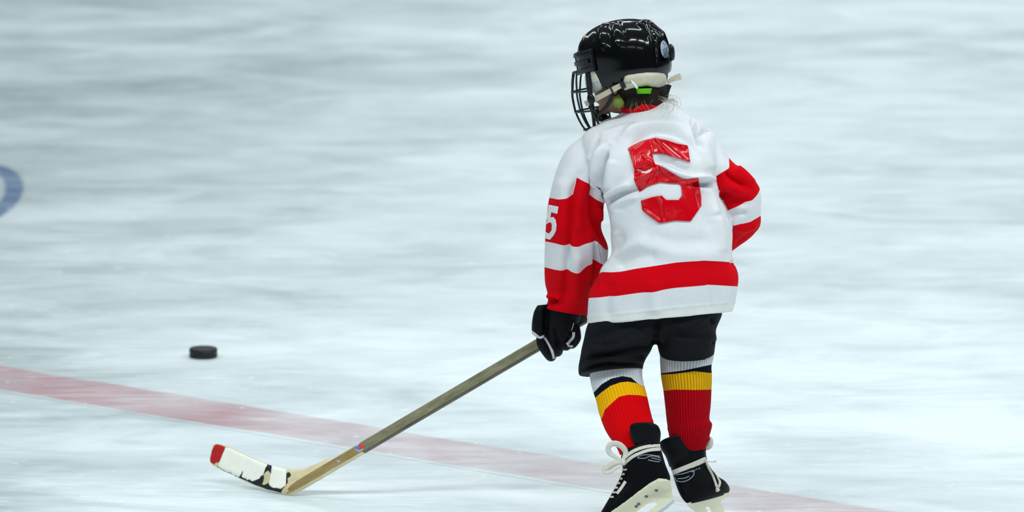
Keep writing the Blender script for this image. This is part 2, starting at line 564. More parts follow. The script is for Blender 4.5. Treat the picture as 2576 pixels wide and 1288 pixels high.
# ------------------------------------------------------------------ the ice
def ice_material():
    m = bpy.data.materials.new('ice'); m.use_nodes = True
    n = m.node_tree.nodes; l = m.node_tree.links; b = n['Principled BSDF']
    geo = n.new('ShaderNodeNewGeometry')
    pos = geo.outputs['Position']
    def mapping(scale, rot=0.0, loc=(0, 0, 0)):
        mpn = n.new('ShaderNodeMapping'); mpn.inputs['Scale'].default_value = scale
        mpn.inputs['Rotation'].default_value = (0, 0, rot); mpn.inputs['Location'].default_value = loc
        l.new(pos, mpn.inputs[0]); return mpn.outputs[0]
    def noise(vec, scale, detail=4, rough=0.5, dist=0.0):
        z = n.new('ShaderNodeTexNoise'); z.inputs['Scale'].default_value = scale; z.inputs['Detail'].default_value = detail
        z.inputs['Roughness'].default_value = rough; z.inputs['Distortion'].default_value = dist
        l.new(vec, z.inputs['Vector']); return z.outputs[0]
    def rng(v, a, b_, c, d):
        r = n.new('ShaderNodeMapRange'); r.inputs[1].default_value = a; r.inputs[2].default_value = b_
        r.inputs[3].default_value = c; r.inputs[4].default_value = d; l.new(v, r.inputs[0]); return r.outputs[0]
    def math_(op, a, b_=None):
        k = n.new('ShaderNodeMath'); k.operation = op
        for i, v in enumerate((a, b_)):
            if v is None: continue
            if isinstance(v, (int, float)): k.inputs[i].default_value = v
            else: l.new(v, k.inputs[i])
        return k.outputs[0]
    # worn clear patches against frosted ice
    big = noise(mapping((0.65, 0.9, 1), 0.35, (3.1, 1.7, 0)), 1.0, 4, 0.55, 0.6)
    mid = noise(mapping((1.9, 3.0, 1), 0.25, (7.3, 2.2, 0)), 1.0, 6, 0.62, 0.9)
    fine = noise(mapping((6, 22, 1), 0.55), 1.0, 7, 0.65, 0.4)
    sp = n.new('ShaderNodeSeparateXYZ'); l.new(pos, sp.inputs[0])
    # dimmer light towards the left painted into the ice colour, with some wear
    wear_dim = rng(sp.outputs[0], -1.8, 0.2, 0.34, -0.05)
    clear = math_('ADD', math_('ADD', rng(big, 0.35, 0.65, 0.03, 0.28), rng(mid, 0.36, 0.66, 0.0, 0.32)), wear_dim)
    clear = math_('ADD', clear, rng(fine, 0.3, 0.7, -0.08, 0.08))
    # snow specks
    sn = noise(mapping((1.3, 0.9, 1), 0.3), 17, 3, 0.6)
    specks = rng(sn, 0.665, 0.72, 0, 1)
    # skate cuts
    cuts = None
    for rot, sc, off in ((0.6, 1.0, 0), (-0.5, 0.8, 4), (1.25, 0.7, 9), (2.2, 0.9, 13)):
        wv = n.new('ShaderNodeTexNoise'); wv.inputs['Scale'].default_value = 1; wv.inputs['Detail'].default_value = 2; wv.inputs['Distortion'].default_value = 0.3
        l.new(mapping((0.9 * sc, 38 * sc, 1), rot, (off, off, 0)), wv.inputs['Vector'])
        d = math_('ABSOLUTE', math_('SUBTRACT', wv.outputs[0], 0.5))
        c = rng(d, 0.0, 0.012, 1, 0)
        cuts = c if cuts is None else math_('MAXIMUM', cuts, c)
    br = noise(mapping((1.2, 1.2, 1), 0, (5, 5, 0)), 1.0, 2)
    cuts = math_('MULTIPLY', cuts, rng(br, 0.45, 0.6, 0, 0.55))
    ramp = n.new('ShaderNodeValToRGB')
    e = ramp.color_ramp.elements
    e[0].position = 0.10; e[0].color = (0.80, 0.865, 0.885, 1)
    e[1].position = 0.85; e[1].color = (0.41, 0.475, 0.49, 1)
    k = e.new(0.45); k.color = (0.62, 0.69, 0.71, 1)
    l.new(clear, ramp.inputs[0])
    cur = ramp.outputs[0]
    def mix(fac, a, c, bl='MIX'):
        x = n.new('ShaderNodeMix'); x.data_type = 'RGBA'; x.blend_type = bl
        l.new(fac, x.inputs[0]); l.new(a, x.inputs[6])
        if isinstance(c, tuple): x.inputs[7].default_value = (*c, 1)
        else: l.new(c, x.inputs[7])
        return x.outputs[2]
    # red line painted under the ice
    A, B = G(0, 920), G(2188, 1277)
    dirx = (B - A).to_2d().normalized(); nx, ny = -dirx.y, dirx.x
    A2 = G(900, 1130)
    wd = abs((A2 - A).x * nx + (A2 - A).y * ny)
    sgn = 1 if ((A2 - A).x * nx + (A2 - A).y * ny) > 0 else -1
    wob = rng(noise(mapping((3, 3, 1)), 1.0, 3), 0.3, 0.7, -0.012, 0.012)
    t1 = math_('MULTIPLY', math_('SUBTRACT', sp.outputs[0], A.x), nx * sgn)
    t2 = math_('MULTIPLY', math_('SUBTRACT', sp.outputs[1], A.y), ny * sgn)
    dd = math_('ADD', math_('ADD', t1, t2), wob)
    inl = math_('MULTIPLY', rng(dd, -0.006, 0.010, 0, 1), rng(dd, wd - 0.010, wd + 0.006, 1, 0))
    fade = rng(clear, 0.15, 0.75, 0.50, 1.0)
    snow = rng(noise(mapping((2.2, 5, 1), 0.9, (3, 1, 0)), 1.0, 5, 0.6, 0.5), 0.40, 0.68, 1, 0.45)
    fr = rng(sp.outputs[0], -1.2, 0.1, 1.0, 0.62)
    lf = math_('MULTIPLY', math_('MULTIPLY', inl, fade), math_('MULTIPLY', snow, fr))
    cur = mix(lf, cur, (0.48, 0.215, 0.25))
    # blue ring painted under the ice at the left
    Cc = G(-75, 492)
    q = n.new('ShaderNodeVectorMath'); q.operation = 'DISTANCE'
    l.new(pos, q.inputs[0]); q.inputs[1].default_value = (Cc.x, Cc.y, 0)
    # oval in plan: distance scaled along the rink
    vx = math_('SUBTRACT', sp.outputs[0], Cc.x); vy = math_('MULTIPLY', math_('SUBTRACT', sp.outputs[1], Cc.y), (125 * (D + Cc.y) / F) / (78 * ((G(0, 492 - 1) - G(0, 492)).y)) )
    rr = math_('SQRT', math_('ADD', math_('MULTIPLY', vx, vx), math_('MULTIPLY', vy, vy)))
    R0 = 125 * (D + Cc.y) / F
    vx2 = math_('ADD', vx, 0.030)
    r2 = math_('SQRT', math_('ADD', math_('MULTIPLY', vx2, vx2), math_('MULTIPLY', vy, vy)))
    ring = math_('MULTIPLY', rng(r2, R0 - 0.026, R0 - 0.012, 0, 1), rng(rr, R0 + 0.002, R0 + 0.014, 1, 0))
    cur = mix(math_('MULTIPLY', ring, 0.88), cur, (0.06, 0.14, 0.30))
    cur = mix(math_('MULTIPLY', specks, 0.5), cur, (0.90, 0.96, 0.96))
    cur = mix(cuts, cur, (0.88, 0.95, 0.95))
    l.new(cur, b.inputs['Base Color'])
    l.new(rng(clear, 0.1, 0.9, 0.55, 0.28), b.inputs['Roughness'])
    b.inputs['Specular IOR Level'].default_value = 0.35
    bp = n.new('ShaderNodeBump'); bp.inputs['Strength'].default_value = 0.25; bp.inputs['Distance'].default_value = 0.002
    l.new(math_('ADD', math_('ADD', fine, cuts), specks), bp.inputs['Height']); l.new(bp.outputs[0], b.inputs['Normal'])
    return m
M['ice'] = ice_material()
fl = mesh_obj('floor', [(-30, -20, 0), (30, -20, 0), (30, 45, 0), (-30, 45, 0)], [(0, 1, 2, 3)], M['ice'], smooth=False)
tag(fl, 'pale blue white rink ice with scraped patches and skate marks', kind='structure')
# the painted centre line, its own strip of the same ice
def line_strip():
    A, B = G(0, 920), G(2188, 1277)
    d = (B - A); d.z = 0; d.normalize()
    nrm = Vector((-d.y, d.x, 0))
    A2 = G(900, 1130)
    wd = (A2 - A).dot(nrm)
    a0, a1 = A - d * 8, A + d * 14
    q = [a0 - nrm * math.copysign(0.02, wd), a1 - nrm * math.copysign(0.02, wd), a1 + nrm * (wd + math.copysign(0.02, wd)), a0 + nrm * (wd + math.copysign(0.02, wd))]
    for v in q: v.z = 0.0004
    if (q[1] - q[0]).cross(q[2] - q[0]).z < 0: q = q[::-1]
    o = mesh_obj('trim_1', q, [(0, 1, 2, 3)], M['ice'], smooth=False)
    tag(o, 'faded red centre line painted under the ice, running diagonally across the rink', kind='structure')
line_strip()

# ------------------------------------------------------------------ the puck
def puck():
    c = G(510, 905); R, hh = 0.0381, 0.0254
    c = c + Vector((0, R, 0))
    prof = [(0.0, 0), (R * 0.93, 0), (R * 0.975, 0.0012), (R, 0.004), (R * 1.0, 0.008), (R * 0.985, 0.0127), (R, 0.0174), (R, 0.0214), (R * 0.975, 0.0242), (R * 0.93, hh), (R * 0.62, hh - 0.0006), (0, hh - 0.0006)]
    n = 72; V, Fc, uv = [], [], []
    for (r, z) in prof:
        for i in range(n):
            a = 2 * math.pi * i / n
            V.append((c.x + r * math.cos(a), c.y + r * math.sin(a), z + 0.0002)); uv.append((i / n, z * 40))
    for j in range(len(prof) - 1):
        for i in range(n):
            a = j * n + i; b = j * n + (i + 1) % n
            Fc.append((a, b, b + n, a + n))
    e = empty('hockey_puck', c)
    tag(e, 'black rubber hockey puck lying on the ice beyond the red line', 'puck')
    mesh_obj('puck_body', V, Fc, M['rubber'], e, uv=uv)
    T = [bvh([Vector(v) for v in V], Fc)]
    # scuffs on the rim where snow rubbed it
    for pl, wd in (([(511, 888), (522, 886), (533, 887), (541, 890)], 1.6), ([(497, 899), (506, 902), (516, 903), (524, 901)], 1.8), ([(526, 894), (533, 899), (536, 902)], 1.5)):
        decal('scuff', [strip(pl, wd)], T, M['smoke'], e, lift=0.0003, step=2, thick=0.0002)
puck()

# ------------------------------------------------------------------ the hockey stick
def stick():
    e = empty('hockey_stick', P(728, 1240, 0.375))
    tag(e, 'worn wooden hockey stick with red and white taped blade, held low by the child', 'hockey stick')
    A = P(742, 1227, 0.372); Bm = P(1410, 834.5, 0.215)
    d = (Bm - A).normalized()
    end = P(1652, 694, 0.0)
    Lg = (Bm - A).length * (1640 - 742) / (1410 - 742)
    # cross section: wide face towards the camera, turned so that the lower narrow face shows too
    view = FW
    s = d.cross(view).normalized()          # up/down across the shaft as seen
    f = s.cross(d).normalized()
    if s.dot(UP) < 0: s = -s
    nf = -view - d * (-view).dot(d); nf.normalize()
    roll = math.radians(20)
    nfr = nf * math.cos(roll) + s * math.sin(roll)     # normal of the wide face
    sr = s * math.cos(roll) - nf * math.sin(roll)
    W, T = 0.0265 / 2, 0.0185 / 2
    c = 0.0028
    sec = [(-W + c, T), (W - c, T), (W, T - c), (W, -T + c), (W - c, -T), (-W + c, -T), (-W, -T + c), (-W, T - c)]
    split = (P(915, 1122, 0.35) - A).dot(d)
    ts = [-0.024, -0.021, -0.016, -0.008, 0, 0.01, 0.02] + list(np.linspace(0.03, split - 0.01, 8)) + [split] + list(np.linspace(split + 0.03, Lg, 30))
    V, uv, Fc, mi = [], [], [], []
    for t in ts:
        k = 1.0 if t > 0.03 else max(0.35, math.sqrt(max(0.0, 1 - ((0.03 - t) / 0.055) ** 2)))
        for (a, b) in sec:
            V.append(A + d * t + sr * a * k + nfr * b * k); uv.append((t, a + b * 0.7))
    n = len(sec)
    for j in range(len(ts) - 1):
        lo = ts[j] < split - 1e-6
        for i in range(n):
            a = j * n + i; b = j * n + (i + 1) % n
            Fc.append((a, b, b + n, a + n))
            wide = i == 0
            bottom = i in (5, 6, 7)
            mi.append((0 if wide else (2 if (bottom or i in (1, 2, 3)) else 0)) if lo else (1 if wide or i in (1, 2, 3, 4) else 3))
    Fc.append(tuple(range(n))); mi.append(2)
    Fc.append(tuple(range((len(ts) - 1) * n, len(ts) * n))[::-1]); mi.append(1)
    o = mesh_obj('shaft', V, Fc, [M['shaft_lo'], M['shaft_hi'], M['pale'], M['edge_hi']], e, uv=uv)
    o.data.polygons.foreach_set('material_index', mi)
    auto(o, 25); recalc(o)
    To = bvh(V, Fc)
    sh = o
    # blade
    top = [(535, 1120), (547, 1116), (569, 1122), (601, 1136), (641, 1154), (673, 1167.5), (722, 1179), (760, 1179), (800, 1164), (835, 1149)]
    bot = [(527, 1158), (534, 1168), (552, 1179), (583, 1194), (620, 1212), (655, 1226), (690, 1236), (718, 1243), (738, 1243), (765, 1229)]
    yy = [0.520, 0.516, 0.506, 0.486, 0.457, 0.433, 0.402, 0.386, 0.376, 0.368]
    th = [0.0035, 0.004, 0.004, 0.0045, 0.005, 0.0055, 0.006, 0.0072, 0.008, 0.007]
    C = catmull([list(a) + list(b) + [y, t] for a, b, y, t in zip(top, bot, yy, th)], 8)
    V, Fc, uv = [], [], []
    m = 14
    ell = []
    for i in range(m):
        ell.append(i)
    sec2 = []
    for k in range(9): sec2.append((k / 8, -1))
    for k in range(9): sec2.append((1 - k / 8, 1))
    for (tx, ty, bx, by, y, t) in C:
        for (v, sd) in sec2:
            edge = min(1.0, math.sqrt(max(0, 1 - (abs(2 * v - 1)) ** 6)) + 0.15)
            q = P(tx + (bx - tx) * v, ty + (by - ty) * v, y + 0.010 * (0.2 - v) + sd * t * edge)
            V.append(q); uv.append(((tx - 500) / 900, v * 0.05))
    n2 = len(sec2)
    for j in range(len(C) - 1):
        for i in range(n2):
            a = j * n2 + i; b = j * n2 + (i + 1) % n2
            Fc.append((a, b, b + n2, a + n2))
    Fc.append(tuple(range(n2))); Fc.append(tuple(range((len(C) - 1) * n2, len(C) * n2))[::-1])
    bl = mesh_obj('blade', V, Fc, M['pale'], e, uv=uv)
    recalc(bl); auto(bl, 50)
    Tb = bvh(V, Fc)
    black = [(547, 1172), (556, 1172), (600, 1150), (660, 1165), (668, 1168.5), (672, 1168), (685, 1172), (690, 1175), (720, 1179), (722, 1190), (727, 1187), (732, 1193), (730, 1199), (723, 1203), (724, 1213), (719, 1221), (711, 1230), (707, 1239.5), (690, 1235), (672, 1231), (655, 1224), (640, 1219), (622, 1210), (605, 1203), (600, 1200), (588, 1197), (575, 1190), (560, 1183), (547, 1178)]
    hole = [(674, 1183), (678, 1187), (681, 1192), (682, 1200), (680, 1209), (672, 1217), (665, 1220), (659, 1219), (662, 1212), (664, 1203), (663, 1193), (668, 1188)]
    white1 = [(567, 1126), (575, 1126.5), (600, 1138), (640, 1156), (673, 1169.5), (668, 1177), (662, 1195), (656, 1198), (653, 1204), (640, 1209), (634, 1211), (629, 1207), (626, 1206), (622, 1208), (619, 1204), (614, 1203), (608, 1199), (611, 1188), (610, 1184), (607, 1192), (602, 1199), (597, 1200), (590, 1199), (585, 1194), (578, 1192), (572, 1188), (564, 1183), (559, 1181), (555, 1176), (552, 1177), (548, 1172)]
    white2 = [(684, 1171.5), (700, 1176), (721, 1180), (720, 1200), (719, 1221), (713, 1225), (707, 1230), (700, 1229), (695, 1227), (690, 1228), (684, 1226), (678, 1221), (676, 1216), (678, 1207), (681, 1195)]
    red = [(540, 1120), (546, 1118), (556, 1120), (567, 1125), (560, 1142), (553, 1161), (548, 1163), (543, 1163), (539, 1167), (534, 1168), (530, 1165), (525, 1158), (527, 1150), (531, 1148), (530, 1142), (533, 1136), (537, 1126)]
    for back in (False, True):
        decal('black_undertape', [black, hole], [Tb], M['blackpaint'], bl, lift=0.0004, step=4, back=back, thick=0.0004)
        decal('white_tape', [white1], [Tb], M['tape'], bl, lift=0.0010, step=4, back=back, thick=0.0006)
        decal('white_tape', [white2], [Tb], M['tape'], bl, lift=0.0010, step=4, back=back, thick=0.0006)
        decal('red_tape', [red], [Tb], M['redtape'], bl, lift=0.0010, step=3, back=back, thick=0.0006)
    # shop sticker on the shaft
    disc = [(903 + 11 * math.cos(a), 1126 + 11 * math.sin(a)) for a in np.linspace(0, 2 * math.pi, 24)[:-1]]
    st = decal('round_sticker', [disc], [To], M['stickwhite'], sh, lift=0.0003, step=3, thick=0.0002)
    decal('blue_print', [[(893, 1124), (902, 1121), (905, 1131), (902, 1132), (894, 1128)]], [To], M['blue'], sh, lift=0.0006, step=3, thick=0.0002)
    decal('red_print', [[(902, 1118), (910, 1114), (915, 1122), (913, 1128), (905, 1131)]], [To], M['redp'], sh, lift=0.0006, step=3, thick=0.0002)
    decal('knob_scuff', [[(844, 1160), (852, 1157), (858, 1162), (850, 1165)]], [To], M['stickwhite'], sh, lift=0.0003, step=3, thick=0.0002)
    return A, d, sr, nfr
SA, SD, SS, SN = stick()
def on_stick(px):
    """point on the shaft's axis at a photo column"""
    lo, hi = 0.0, 1.6
    for _ in range(40):
        mid = (lo + hi) / 2
        if proj(SA + SD * mid)[0] < px: lo = mid
        else: hi = mid
    return SA + SD * lo

# ------------------------------------------------------------------ the child
child = empty('person', (0.34, 0, 0))
tag(child, 'small child skating away in white and red number 5 hockey jersey, black helmet and shorts', 'person')

# head directions: the child looks to the left, away and a little down
yaw = math.radians(31)
Hf = Vector((-math.cos(yaw), math.sin(yaw), 0))
Hs = Vector((-math.sin(yaw), -math.cos(yaw), 0))          # the child's left
pit = math.radians(11)
Hu = (Vector((0, 0, 1)) * math.cos(pit) + Hf * math.sin(pit)).normalized()
Hf2 = (Hf * math.cos(pit) - Vector((0, 0, 1)) * math.sin(pit)).normalized()
HC = P(1571, 152, 0.12)                                   # helmet centre
HR = Matrix((Hf2, Hs, Hu)).transposed()
def HL(f, s, u):
    return HC + Hf2 * f + Hs * s + Hu * u

# ---- jersey
torso_r = [
    (1566, 282, 1688, 250, 0.114, 0.052, 2),
    (1546, 294, 1704, 265, 0.107, 0.067, 3),
    (1515, 304, 1728, 286, 0.101, 0.082, 2),
    (1468, 336, 1772, 312, 0.091, 0.102, 0),
    (1462, 372, 1800, 350, 0.076, 0.121, 0),
    (1478, 420, 1806, 400, 0.060, 0.135, 0),
    (1505, 470, 1800, 445, 0.045, 0.141, 0),
    (1528, 520, 1808, 480, 0.035, 0.140, 0),
    (1535, 565, 1835, 545, 0.025, 0.137, 2),
    (1537, 610, 1844, 590, 0.017, 0.135, 3),
    (1536, 648, 1841, 635, 0.011, 0.135, 4),
    (1506, 690, 1848, 665, 0.007, 0.135, 5),
    (1486, 722, 1857, 694, 0.006, 0.134, 5),
    (1479, 756, 1855, 725, 0.007, 0.129, 4),
    (1475, 814, 1844, 782, 0.013, 0.121, 4)]
slL_r = [
    (1462, 345, 1540, 430, 0.090, 0.060),
    (1424, 378, 1528, 468, 0.092, 0.078),
    (1399, 432, 1522, 500, 0.095, 0.084),
    (1382, 497, 1517, 524, 0.100, 0.084),
    (1375, 550, 1513, 570, 0.105, 0.080),
    (1371, 610, 1530, 622, 0.115, 0.076),
    (1370, 668, 1520, 668, 0.130, 0.070),
    (1372, 712, 1498, 712, 0.148, 0.064),
    (1380, 746, 1484, 756, 0.162, 0.058),
    (1372, 774, 1476, 792, 0.170, 0.055, 3)]
slR_r = [
    (1735, 430, 1786, 322, 0.085, 0.060),
    (1775, 448, 1834, 396, 0.085, 0.072),
    (1800, 492, 1884, 440, 0.085, 0.072),
    (1822, 530, 1911, 476, 0.090, 0.066),
    (1826, 562, 1914, 526, 0.100, 0.062),
    (1808, 580, 1906, 578, 0.125, 0.060),
    (1770, 592, 1846, 628, 0.165, 0.055),
    (1715, 620, 1770, 676, 0.195, 0.050),
    (1668, 655, 1706, 712, 0.215, 0.045)]
LT, LL, LR = loft(torso_r, exp=2.35), loft(slL_r, exp=2.2), loft(slR_r, exp=2.2)
JV, JF = fuse([LT, LL, LR], 0.0029, 12, 0.5)
BT, BL, BR = [BVHTree.FromPolygons([Vector(v) for v in q[0]], [tuple(f) for f in q[1]]) for q in (LT, LL, LR)]
dT = np.array([BT.find_nearest(Vector(v))[3] for v in JV]) * 1070
dL = np.array([BL.find_nearest(Vector(v))[3] for v in JV]) * 1070
dR = np.array([BR.find_nearest(Vector(v))[3] for v in JV]) * 1070
X, Y = proj_np(JV)
def B(pts, x): return np.interp(x, [p[0] for p in pts], [p[1] for p in pts])
up_l = [(1370, 499), (1382, 498), (1410, 501), (1428, 498), (1440, 490), (1450, 447), (1468, 455), (1486, 464), (1487.5, 492), (1500, 501), (1520, 511), (1540, 515)]
w1_l = [(1370, 607), (1400, 613), (1425, 620), (1455, 620), (1475, 612), (1500, 606), (1512, 616), (1524, 628), (1545, 630)]
w2_l = [(1370, 672), (1395, 678), (1425, 683), (1455, 681), (1480, 668), (1500, 662), (1520, 664), (1545, 660)]
redL = np.maximum(np.minimum(Y - B(up_l, X), B(w1_l, X) - Y), Y - B(w2_l, X))
redL = np.minimum(redL, dT - dL)
hs1 = [(1470, 692), (1505, 689), (1560, 683), (1600, 676), (1660, 667), (1700, 661), (1770, 655), (1845, 660), (1870, 664)]
hs2 = [(1470, 751), (1550, 745), (1600, 738), (1660, 730), (1700, 724), (1790, 717), (1853, 720), (1870, 722)]
redT = np.minimum(np.minimum(Y - B(hs1, X), B(hs2, X) - Y), np.minimum(dL, dR) - dT + 1.0)
def side(px, py, a, b):
    L_ = math.hypot(b[0] - a[0], b[1] - a[1])
    return ((b[0] - a[0]) * (py - a[1]) - (b[1] - a[1]) * (px - a[0])) / L_
# right sleeve, seams cross the arm
s1 = side(X, Y, (1786, 452), (1838, 404)) * 1.0
s1 = np.minimum(side(X, Y, (1786, 452), (1832, 424)), 1e9)
s1 = np.where(X > 1828, np.maximum(s1, (X - 1834) * 1.0), s1)
bandu = [(1800, 540), (1830, 530), (1860, 518), (1894, 504), (1905, 489), (1911, 475), (1930, 455)]
bandl = [(1800, 562), (1843, 563), (1870, 561), (1885, 557), (1911, 544), (1930, 538)]
redR = np.maximum(np.minimum(s1, B(bandu, X) - Y), Y - B(bandl, X))
fore = (JV[:, 1] > 0.17) & (X < 1840)
redR = np.where(fore, 5.0, redR)
redR = np.minimum(redR, dT - dR)
redv = np.maximum(np.maximum(redL, redT), redR)
folds = [
    # left shoulder and arm
    ([(1490, 380), (1487, 440), (1486, 496)], 13, 3.0, 1), ([(1532, 366), (1516, 405), (1511, 450), (1513, 482), (1526, 507), (1540, 512)], 13, 4.5, 1),
    ([(1752, 455), (1775, 458), (1796, 452)], 13, 4.5, -1), ([(1488, 470), (1489, 530), (1500, 575), (1524, 622)], 12, 2.5, 1), ([(1504, 600), (1510, 640), (1511, 668)], 9, 3, 1), ([(1747, 298), (1752, 318), (1760, 340)], 9, 2.5, -1),
    ([(1833, 425), (1842, 446), (1868, 460)], 8, 2, -1),
    ([(1506, 340), (1492, 380), (1488, 430), (1486, 490)], 6, -5), ([(1530, 360), (1502, 400), (1499, 450), (1500, 492)], 11, 6),
    ([(1530, 370), (1517, 410), (1511, 450), (1514, 485), (1528, 508)], 6.5, -9), ([(1545, 400), (1534, 440), (1530, 480)], 12, 5),
    ([(1455, 440), (1440, 480), (1436, 530), (1431, 600), (1428, 680)], 7, -5), ([(1420, 440), (1414, 520), (1408, 600)], 18, 4),
    ([(1470, 450), (1455, 520), (1458, 590)], 12, 5), ([(1487, 470), (1487, 530), (1500, 575), (1522, 618)], 8, -6), ([(1502, 520), (1512, 560)], 10, 4),
    ([(1498, 600), (1502, 640), (1500, 690), (1488, 740)], 7, -7), ([(1455, 630), (1452, 700), (1450, 770)], 14, 4), ([(1425, 610), (1424, 690), (1418, 760)], 9, -3),
    ([(1376, 765), (1392, 755), (1402, 762)], 7, -9), ([(1372, 752), (1390, 742), (1412, 755)], 6, 4),
    # back
    ([(1522, 512), (1560, 490), (1600, 478), (1622, 470)], 8, -6), ([(1520, 500), (1550, 478), (1590, 462)], 9, 5), ([(1535, 530), (1560, 508), (1610, 492)], 10, 4),
    ([(1648, 411), (1672, 425), (1700, 440), (1735, 450), (1765, 449), (1790, 455)], 7, 8), ([(1645, 397), (1675, 403), (1710, 417), (1745, 432)], 11, -7),
    ([(1740, 458), (1770, 462), (1795, 462)], 7, -8), ([(1590, 440), (1620, 425), (1650, 413)], 8, -4), ([(1600, 452), (1635, 438), (1665, 425)], 7, 4),
    ([(1585, 375), (1610, 345), (1650, 328), (1695, 334), (1735, 358), (1752, 390)], 10, -6), ([(1560, 350), (1600, 322), (1660, 312), (1720, 318)], 10, 5), ([(1640, 345), (1690, 352), (1730, 372)], 9, 4),
    ([(1500, 322), (1550, 305), (1610, 296), (1680, 300), (1735, 303)], 9, -4),
    ([(1744, 296), (1748, 318), (1756, 345), (1765, 375)], 6, -8), ([(1758, 345), (1775, 330), (1795, 325)], 9, -4), ([(1766, 352), (1778, 390), (1788, 430)], 14, 4),
    ([(1772, 470), (1790, 500), (1800, 545)], 11, 4), ([(1760, 470), (1770, 520), (1790, 580)], 11, -4), ([(1800, 540), (1815, 590), (1815, 640)], 13, 4),
    ([(1502, 692), (1540, 655), (1590, 620), (1640, 600)], 16, 5), ([(1545, 668), (1600, 650), (1660, 640)], 16, -4), ([(1537, 560), (1560, 600), (1545, 640)], 12, -4),
    ([(1560, 520), (1548, 560), (1552, 600)], 12, 4), ([(1640, 620), (1720, 640), (1820, 640)], 20, 3), ([(1620, 590), (1700, 610), (1790, 600)], 18, -3),
    ([(1780, 700), (1783, 740), (1790, 782)], 5, -1), ([(1530, 700), (1525, 760), (1530, 808)], 14, -3), ([(1640, 700), (1650, 795)], 18, 3), ([(1840, 655), (1850, 668)], 6, -4),
    # right arm
    ([(1828, 425), (1836, 444), (1862, 458), (1885, 474)], 7, -6), ([(1845, 420), (1870, 440), (1895, 470)], 10, 5), ([(1800, 470), (1840, 470), (1880, 492)], 12, 4), ([(1806, 486), (1850, 505), (1890, 505)], 10, -4),
    ([(1836, 536), (1855, 541), (1880, 536)], 9, -3), ([(1835, 560), (1870, 575), (1905, 560)], 9, 3), ([(1850, 618), (1880, 595), (1905, 578)], 5, -3)]
JV2 = fold(JV, JF, folds)
rng_ = np.random.RandomState(3)
N0 = normals(JV2, JF)
# low soft unevenness of the cloth
ph = rng_.rand(10) * 6.28; kx = rng_.randn(10) * 28; ky = rng_.randn(10) * 28; kz = rng_.randn(10) * 28
wob = sum(np.sin(JV2[:, 0] * kx[i] + JV2[:, 1] * ky[i] + JV2[:, 2] * kz[i] + ph[i]) for i in range(10)) / 10
JV2 = JV2 + N0 * (wob * 0.0035)[:, None]
# raised seam above the hem
hm = [(1470, 797), (1560, 789), (1600, 785), (1700, 773), (1790, 765), (1850, 760)]
X2, Y2 = proj_np(JV2)
seam = np.exp(-((Y2 - B(hm, X2) + 0) / 3.0) ** 2) * (dT < 6) * 0.0016
JV2 = JV2 + N0 * seam[:, None]
jersey = mesh_obj('jersey', JV2, JF, M['jersey'], child)
field_attr(jersey, 'red', redv)
field_attr(jersey, 'hem', np.minimum(Y - B(hm, X), 6 - dT))
TJ = [bvh(JV2, JF)]
num = [(1579, 373), (1616, 354), (1633, 350), (1648, 347), (1675, 352), (1704, 361), (1730, 366), (1733, 387), (1736, 408), (1719, 403), (1695, 395), (1667, 387), (1639, 386), (1644, 402), (1649, 414), (1657, 415), (1670, 423), (1704, 443), (1719, 451), (1732, 452), (1744, 449), (1757, 447), (1759, 464), (1764, 496), (1764, 518), (1752, 536), (1737, 557), (1719, 556), (1699, 555), (1677, 559), (1660, 561), (1638, 546), (1616, 528), (1612, 505), (1640, 496), (1665, 492), (1676, 503), (1707, 503), (1716, 491), (1714, 471), (1711, 463), (1695, 462), (1680, 461), (1662, 458), (1640, 465), (1628, 469), (1609, 483), (1601, 469), (1595, 451), (1596, 429), (1592, 409), (1585, 387)]
nb = decal('back_number', [num], TJ, M['vinyl'], jersey, lift=0.0026, step=1.8)
crease(nb, [([(1643, 348), (1637, 362), (1640, 378), (1643, 400)], 2.2, 1.6), ([(1650, 350), (1668, 372), (1690, 392), (1712, 404), (1735, 407)], 2.6, 1.7), ([(1658, 352), (1680, 368), (1700, 385), (1722, 402)], 2.2, -1.4), ([(1655, 365), (1662, 380), (1672, 388)], 2.2, 1.5),
    ([(1595, 367), (1588, 385), (1592, 402), (1596, 430)], 2.4, 1.6), ([(1615, 390), (1626, 402)], 3, 1.2), ([(1649, 416), (1640, 440), (1632, 462)], 3, 1.6), ([(1652, 416), (1655, 436), (1656, 458)], 1.8, 1.5), ([(1660, 418), (1672, 436), (1690, 448), (1712, 452)], 2.4, 1.4), ([(1700, 444), (1680, 452), (1662, 458)], 2.2, 1.4),
    ([(1597, 425), (1625, 432), (1648, 418)], 3, -1.6), ([(1712, 462), (1735, 456), (1758, 449)], 2.4, 1.6), ([(1650, 492), (1662, 506), (1668, 530), (1671, 560)], 2.2, 1.5), ([(1618, 528), (1640, 542), (1662, 560)], 4.5, 1.6)], 1.25)
tag(nb, 'glossy red number 5 on the back')
num2 = [(1381, 515), (1405, 520), (1402, 538), (1387, 534), (1385, 547), (1392, 546), (1398, 553), (1400, 566), (1399, 580), (1393, 592), (1384, 603), (1373, 600), (1373, 583), (1381, 588), (1388, 580), (1389, 566), (1386, 559), (1379, 561), (1376, 564), (1373, 562), (1376, 545)]
nb2 = decal('sleeve_number', [num2], TJ, M['white_cloth'], jersey, lift=0.0012, step=2.5)
tag(nb2, 'white number 5 on the left sleeve')

